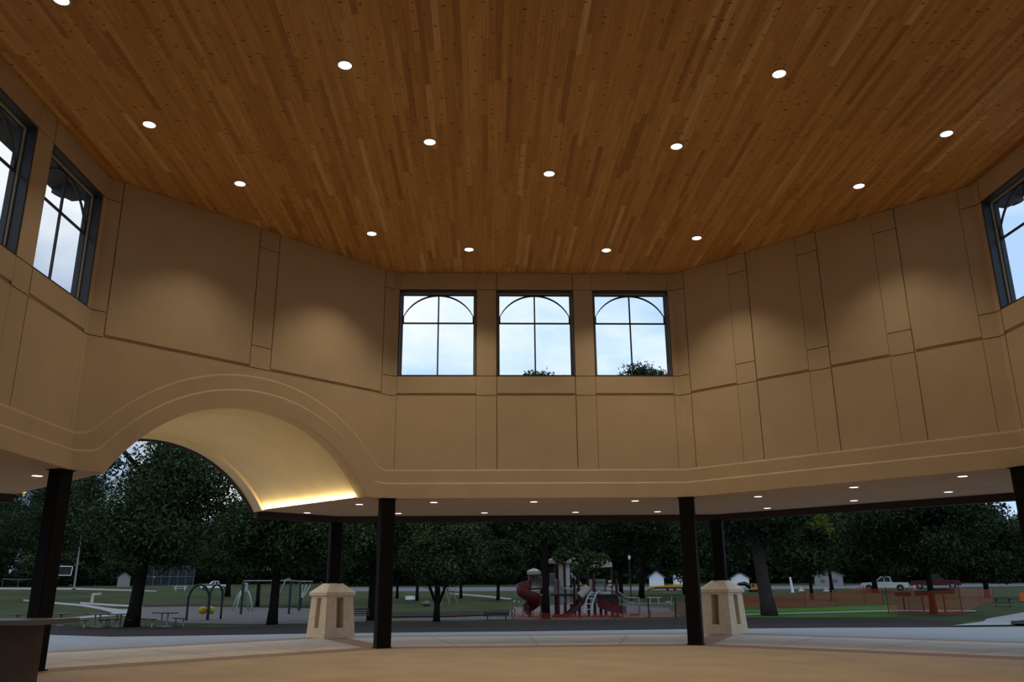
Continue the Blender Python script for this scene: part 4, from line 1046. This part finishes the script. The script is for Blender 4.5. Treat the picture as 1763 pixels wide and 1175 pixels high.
# houses beyond the street
def house(px, py, w, h, rh, label, door=None, drz=0, dp=9, wm='siding'):
    root, k = pix(px, py, 'white_house', label, 'house', None, drz); W_, H, R_ = w*k, h*k, rh*k
    q = MB(); q.extr([(-W_/2, 0), (W_/2, 0), (W_/2, H), (0, H+R_), (-W_/2, H)], 0, dp); q.build('walls', M[wm], root)
    q = MB()
    for s_ in (-1, 1): q.add([(0, -.3, H+R_+.15), (0, dp+.3, H+R_+.15), (s_*(W_/2+.4), dp+.3, H-.05), (s_*(W_/2+.4), -.3, H-.05), (0, -.3, H+R_), (0, dp+.3, H+R_), (s_*(W_/2+.4), dp+.3, H-.2), (s_*(W_/2+.4), -.3, H-.2)], [(0, 1, 2, 3), (7, 6, 5, 4), (0, 3, 7, 4), (1, 5, 6, 2), (3, 2, 6, 7)])
    q.build('roof', M['roofs'], root)
    if door is None: pass
    elif door:
        q = MB(); q.box((0, -.03, H*.36), (W_*.7, .06, H*.7)); q.build('garage_door', M['white'], root)
        q = MB(); q.box((0, -.06, H*.74), (W_*.8, .08, .25)); q.build('door_head', M['greyp'], root)
    else:
        for x in (-.22, .22):
            q = MB(); q.box((x*W_, -.03, H*.5), (W_*.16, .06, H*.3)); q.build('window', M['litwin'], root)
house(1131, 1013, 25, 18, 10, 'narrow white gabled house left of the right column, above the yellow load'); house(1173, 1012, 26, 20, 12, 'white garage house just left of the right column', True)
house(1275, 1011, 30, 14, 10, 'white house glimpsed right of the right pedestal'); house(1428, 1010, 46, 18, 10, 'dim white house behind the trees right of the white post', False, wm='greyp')
house(212, 1011, 20, 16, 8, 'small grey house behind the leaning tree', dp=6, wm='greyp')

# ------------------------------------------------------------------ orange safety nets
def orange_net(pts, h, label, t=.011):
    """pts: picture points along the net's foot"""
    gp = [at(*p)[0] for p in pts]; o = gp[0]
    root = thing('safety_net', label, 'fence', o, 0, 'orange safety nets'); Lp = [p-o for p in gp]
    hs = h if isinstance(h, (list, tuple)) else [h]*len(pts)
    q = MB(); seg = []
    for i in range(len(Lp)-1):
        n = max(2, int((Lp[i+1]-Lp[i]).length/.14))
        for j in range(n): seg.append((Lp[i].lerp(Lp[i+1], j/n), hs[i]+(hs[i+1]-hs[i])*j/n-.10*math.sin(PI*j/n)))
    seg.append((Lp[-1], hs[-1])); rows = max(4, int(max(hs)/.085))
    for i in range(len(seg)-1):
        (a, ha), (b, hb) = seg[i], seg[i+1]
        for r_ in range(rows+1):
            za, zb = .04+ha*r_/rows, .04+hb*r_/rows
            q.add([(a.x, a.y, a.z+za-t), (b.x, b.y, b.z+zb-t), (b.x, b.y, b.z+zb+t), (a.x, a.y, a.z+za+t)], [(0, 1, 2, 3)])
        d = (b-a); dn = d.normalized()*t
        q.add([(a.x-dn.x, a.y-dn.y, a.z+.04), (a.x+dn.x, a.y+dn.y, a.z+.04), (a.x+dn.x, a.y+dn.y, a.z+.04+ha), (a.x-dn.x, a.y-dn.y, a.z+.04+ha)], [(0, 1, 2, 3)])
    q.build('netting', M['orange'], root, fix=False)
    for p, hh in zip(Lp, hs):
        q = MB(); q.tube([(p.x, p.y+.04, p.z), (p.x, p.y+.04, p.z+hh+.12)], .03, 6); q.build('stake', M['dark'], root)
orange_net([(1279, 1047), (1330, 1048), (1388, 1047), (1440, 1043), (1490, 1041), (1522, 1042)], [1.0, .95, 1.15, 1.05, 1.5, 1.25], 'long wavy orange net running from the right pedestal to the grills')
orange_net([(1531, 1057), (1568, 1058), (1612, 1059), (1658, 1059)], [1.65, 1.55, 1.5, 1.75], 'near orange net in front of the grills')
orange_net([(1658, 1058), (1690, 1042), (1712, 1036)], [1.75, 1.2, 1.2], 'orange net receding right of the near net')
orange_net([(882, 1068), (930, 1069.5), (1000, 1069), (1060, 1068.5), (1120, 1067.5), (1165, 1065)], [.38, .45, .42, .40, .42, .5], 'low reddish net along the front of the playground', .008)
orange_net([(1165, 1065), (1195, 1060)], [1.0, .95], 'short orange net panel between the playground fence and the right column')
def picket(px0, px1, py, label):
    root, k = pix((px0+px1)/2, py, 'playground_fence', label, 'fence'); W_ = (px1-px0)*k; H = 24*k; n = int((px1-px0)/1.9)
    for i in range(n+1):
        x = -W_/2+W_*i/n; q = MB(); q.tube([(x, 0, .05), (x, 0, H)], .016, 4); q.build('picket', M['galv'], root)
    for z in (.1, H):
        q = MB(); q.tube([(-W_/2, 0, z), (W_/2, 0, z)], .025, 5); q.build('rail', M['galv'], root)
    for x in (-W_/2, 0, W_/2):
        q = MB(); q.tube([(x, 0, 0), (x, 0, H*1.4)], .05, 6); q.build('post', M['dark'], root)
picket(1072, 1163, 1065, 'thin upright picket fence at the right end of the playground')

# ------------------------------------------------------------------ playground
def playground():
    root, k = pix(1000, 1062, 'playground_structure', 'large maroon and beige playground structure with slides and roofs', 'playground')
    X = lambda px: (px-1000)*k
    Z = lambda py: (1062-py)*k
    def post(px, top, y, m='maroon', r=.10):
        q = MB(); q.tube([(X(px), y, -.05), (X(px), y, Z(top))], r, 10); q.build('post', M[m], root)
    for px, top, y in ((958, 975, -.8), (962.5, 1000, -1.0), (974, 972, -.9), (984, 972, 1.0), (990, 1003, .9), (998, 999, -1.1), (1014, 985, -.8), (1024, 990, -1.2), (1044, 1000, .8), (1054, 980, -.6), (1062.5, 1000, -.7), (912, 990, .3), (933, 990, .3), (1034, 1040, -1.3)):
        post(px, top, y)
    def panel(px0, px1, y0, y1, y, m='beige', name='panel', slots=0):
        q = MB(); w = X(px1)-X(px0); h = Z(y0)-Z(y1)
        if slots:
            n = slots
            for i in range(n+1): q.box((X(px0)+w*i/n, y, (Z(y0)+Z(y1))/2), (w/n*.5, .06, h))
            q.box(((X(px0)+X(px1))/2, y, Z(y0)), (w, .07, .1)); q.box(((X(px0)+X(px1))/2, y, Z(y1)), (w, .07, .1))
        else: q.box(((X(px0)+X(px1))/2, y, (Z(y0)+Z(y1))/2), (w, .06, h))
        q.build(name, M[m], root)
    panel(911, 926, 990, 1016, -.1, slots=5); panel(926, 936, 995, 1014, .2, slots=4); panel(949, 957, 991, 1025, -.9, slots=4, m='greyp')
    panel(964, 972, 972, 1018, -.95, 'beige'); panel(975, 983, 972, 1011, -.6, 'white'); panel(984, 991, 972, 985, .9, 'greyp'); panel(957, 966, 1001, 1025, -1.05, slots=5, m='greyp')
    panel(964.5, 973, 1012, 1040, -1.0, 'greyp', 'climbing_panel'); panel(976, 987, 1017, 1040, -.8, slots=5); panel(991, 997, 1015, 1040, .7, 'greyp')
    panel(1016, 1024, 1001, 1024, -1.0, 'beige'); panel(1026, 1043, 1002, 1018, -.9, slots=7, m='greyp'); panel(1034, 1053, 1021, 1026, -1, 'beige', 'rail_panel')
    for j in range(3):
        q = MB(); q.tube([(X(1048), -.8, Z(1005+6.5*j)), (X(1054), -.8, Z(1005+6.5*j))], 2.6*k, 10); q.build('drum', M['beige'], root)
    def deck(px0, px1, py, d=1.1, m='dark'):
        q = MB(); q.box(((X(px0)+X(px1))/2, 0, Z(py)), (X(px1)-X(px0), 2*d, .12)); q.build('deck', M[m], root)
    deck(949, 988, 1026); deck(1014, 1064, 1027); deck(911, 940, 1016, .9)
    q = MB(); q.box((X(1045), -.4, Z(1034)), (X(1062)-X(1029), 1.2, 14*k)); q.build('crawl_box', M['dark'], root)
    def hiproof(px0, px1, eave, top, name='roof'):
        q = MB(); xc = (X(px0)+X(px1))/2; w = (X(px1)-X(px0))/2; d = 1.35; ze, zt = Z(eave), Z(top)
        vs = [(xc-w, -d, ze-.12), (xc+w, -d, ze-.12), (xc+w, d, ze-.12), (xc-w, d, ze-.12), (xc-w, -d, ze+.1), (xc+w, -d, ze+.1), (xc+w, d, ze+.1), (xc-w, d, ze+.1), (xc-w*.3, -d*.2, zt), (xc+w*.3, -d*.2, zt), (xc+w*.3, d*.2, zt), (xc-w*.3, d*.2, zt)]
        q.add(vs, [(3, 2, 1, 0)]+[(i, (i+1) % 4, 4+(i+1) % 4, 4+i) for i in range(4)]+[(4+i, 4+(i+1) % 4, 8+(i+1) % 4, 8+i) for i in range(4)]+[(8, 9, 10, 11)]); q.build(name, M['beige'], root)
    hiproof(947, 987, 970.5, 961); hiproof(1008, 1056, 978, 962); hiproof(910, 932, 989, 982)
    q = MB(); q.extr([(X(912), Z(990)), (X(930), Z(990)), (X(921), Z(981))], -.95, -.9); q.build('gable_panel', M['white'], root)
    # spiral slide: a chute winding once round its pole
    q = MB(); n = 40; cx, cy = X(912), -1.0; r0 = 9*k; secs = []
    for i in range(n+1):
        f = i/n; a = math.radians(80+400*f); z = Z(1015)+(Z(1054)-Z(1015))*f; u = Vector((math.cos(a), math.sin(a), 0)); c = Vector((cx, cy, z))+u*r0
        row = []
        for t, dz in ((-.95, .42), (-.75, .08), (-.3, -.06), (.3, -.06), (.75, .10), (.95, .62)): row.append(c+u*(t*.52)+Vector((0, 0, dz)))
        for t, dz in ((.99, .60), (.8, .02), (.3, -.14), (-.3, -.14), (-.8, .0), (-.99, .40)): row.append(c+u*(t*.52)+Vector((0, 0, dz)))
        secs.append(row)
    vs = [p for s_ in secs for p in s_]; m_ = 12
    q.add(vs, [(i*m_+j, i*m_+(j+1) % m_, (i+1)*m_+(j+1) % m_, (i+1)*m_+j) for i in range(n) for j in range(m_)]+[tuple(range(m_)), tuple(n*m_+j for j in range(m_-1, -1, -1))])
    q.build('spiral_slide', M['red'], root, smooth=True)
    q = MB(); q.tube([(cx, cy, 0), (cx, cy, Z(1012))], .07, 8); q.build('slide_pole', M['maroon'], root)
    def chute(pts, w, m, name, wall_=.22):
        q = MB(); pts = [Vector(p) for p in pts]; rows = []
        for i, p in enumerate(pts):
            t = (pts[min(i+1, len(pts)-1)]-pts[max(i-1, 0)]).normalized(); sd = Vector((-t.y, t.x, 0)); sd = sd.normalized() if sd.length > .01 else Vector((0, 1, 0)); nn = sd.cross(t); nn = nn if nn.z > 0 else -nn
            rows.append([p-sd*w/2+nn*wall_, p-sd*w/2, p+sd*w/2, p+sd*w/2+nn*wall_, p+sd*(w/2+.05)+nn*wall_, p+sd*(w/2+.05)-nn*.06, p-sd*(w/2+.05)-nn*.06, p-sd*(w/2+.05)+nn*wall_])
        q.add([v for r_ in rows for v in r_], [(i*8+j, i*8+(j+1) % 8, (i+1)*8+(j+1) % 8, (i+1)*8+j) for i in range(len(rows)-1) for j in range(8)]+[tuple(range(8)), tuple((len(rows)-1)*8+j for j in range(7, -1, -1))])
        q.build(name, M[m], root)
    chute([(X(1010), -1.0, Z(1030)), (X(1002), -1.2, Z(1038)), (X(990), -1.4, Z(1051)), (X(978), -1.5, Z(1060)), (X(968), -1.5, Z(1063)), (X(953), -1.5, Z(1063.5))], .75, 'maroon', 'straight_slide')
    q = MB(); q.tube([(X(1014), -.9, Z(1015)), (X(999), -1.15, Z(1029))], 7.2*k, 18); q.build('tube_slide', M['beige'], root, smooth=False)
    chute([(X(1036), -1.2, Z(1044)), (X(1048), -1.5, Z(1050)), (X(1062), -1.7, Z(1055)), (X(1074), -1.8, Z(1056))], 1.0, 'red', 'wide_slide', .45)
    for a, b, c_, d_ in ((1006, 1058, 1022, 1022), (1017.5, 1061, 1034, 1021)):
        q = MB(); pts = []
        for i in range(12):
            t = i/11; pts.append((X(a+(c_-a)*(t**1.6)), -2.2+1.0*t, Z(b+(d_-b)*math.sin(t*PI/2))))
        q.tube(pts, .065, 8); q.build('arch_ladder_rail', M['whitem'], root, smooth=True)
    for t in (.15, .32, .5, .68, .85):
        q = MB(); z = Z(1058+(1022-1058)*math.sin(t*PI/2)); q.tube([(X(1006+16*t**1.6), -2.2+t, z), (X(1017.5+16.5*t**1.6), -2.2+t, z)], .04, 6); q.build('rung', M['whitem'], root)
    for y in (-.9, .4):
        q = MB(); q.tube([(X(1064), y, Z(1021)), (X(1078), y, Z(1031)), (X(1088), y, Z(1032)), (X(1100), y, Z(1032)), (X(1100), y, 0)], .045, 7); q.tube([(X(1064), y, Z(1032)), (X(1080), y, Z(1039)), (X(1092), y, Z(1040))], .04, 6); q.build('bridge_rail', M['galv'], root)
    q = MB()
    for i in range(6): q.box((X(1066+5*i), -.25, Z(1036+.8*i)), (3*k, 1.2, .06))
    q.build('bridge_tread', M['dark'], root)
    for px0, px1 in ((973, 985),):
        q = MB(); q.tube([(X(px0), -1.1, Z(1016)), (X(px1+4), -1.1, Z(1016))], .05, 6); q.build('cross_bar', M['whitem'], root)
    q = MB(); q.disc((X(1001), -1.15, Z(1010)), 1.6*k, .2, 12); q.build('drum_panel', M['yellow'], root)
    q = MB(); q.tube([(X(985), -.8, Z(990)), (X(989), -.9, Z(999)), (X(992), -.9, Z(996)), (X(993), -.9, Z(1003))], .06, 7); q.build('hand_loop', M['whitem'], root, smooth=True)
    # red bench box
    rb, kk = pix(1092, 1064, 'red_play_box', 'small dark red play box by the picket fence', 'play equipment')
    q = MB(); q.box((0, 0, 4.5*kk), (15*kk, .5, 5*kk)); q.build('box', M['maroon'], rb)
    q = MB()
    for sx in (-1, 1): q.box((sx*6*kk, 0, 1*kk), (1.2*kk, .4, 2*kk))
    q.build('foot', M['dark'], rb)
playground()
def dome():
    root, k = pix(909, 1063, 'dome_climber', 'wire dome climber with white discs under the spiral slide', 'play equipment')
    W_, H = 29*k, 43*k
    for j in range(5):
        a = PI*j/5; q = MB(); pts = []
        for i in range(17):
            t = PI*i/16; r_ = W_*math.cos(t); pts.append((r_*math.cos(a), r_*math.sin(a)*.55+.6, H*math.sin(t)**.8))
        q.tube(pts, .035, 6); q.build('arch_bar', M['galv'], root, smooth=True)
    for px, py in ((-23, 26), (-15, 25), (-6, 23), (-22, 15), (-13, 35), (9, 36), (21, 25), (24, 36)):
        q = MB(); q.ball((px*k, -.2, py*k), (1.5*k, .08, 1.5*k), 8, 6); q.build('hand_disc', M['white'], root)
dome()
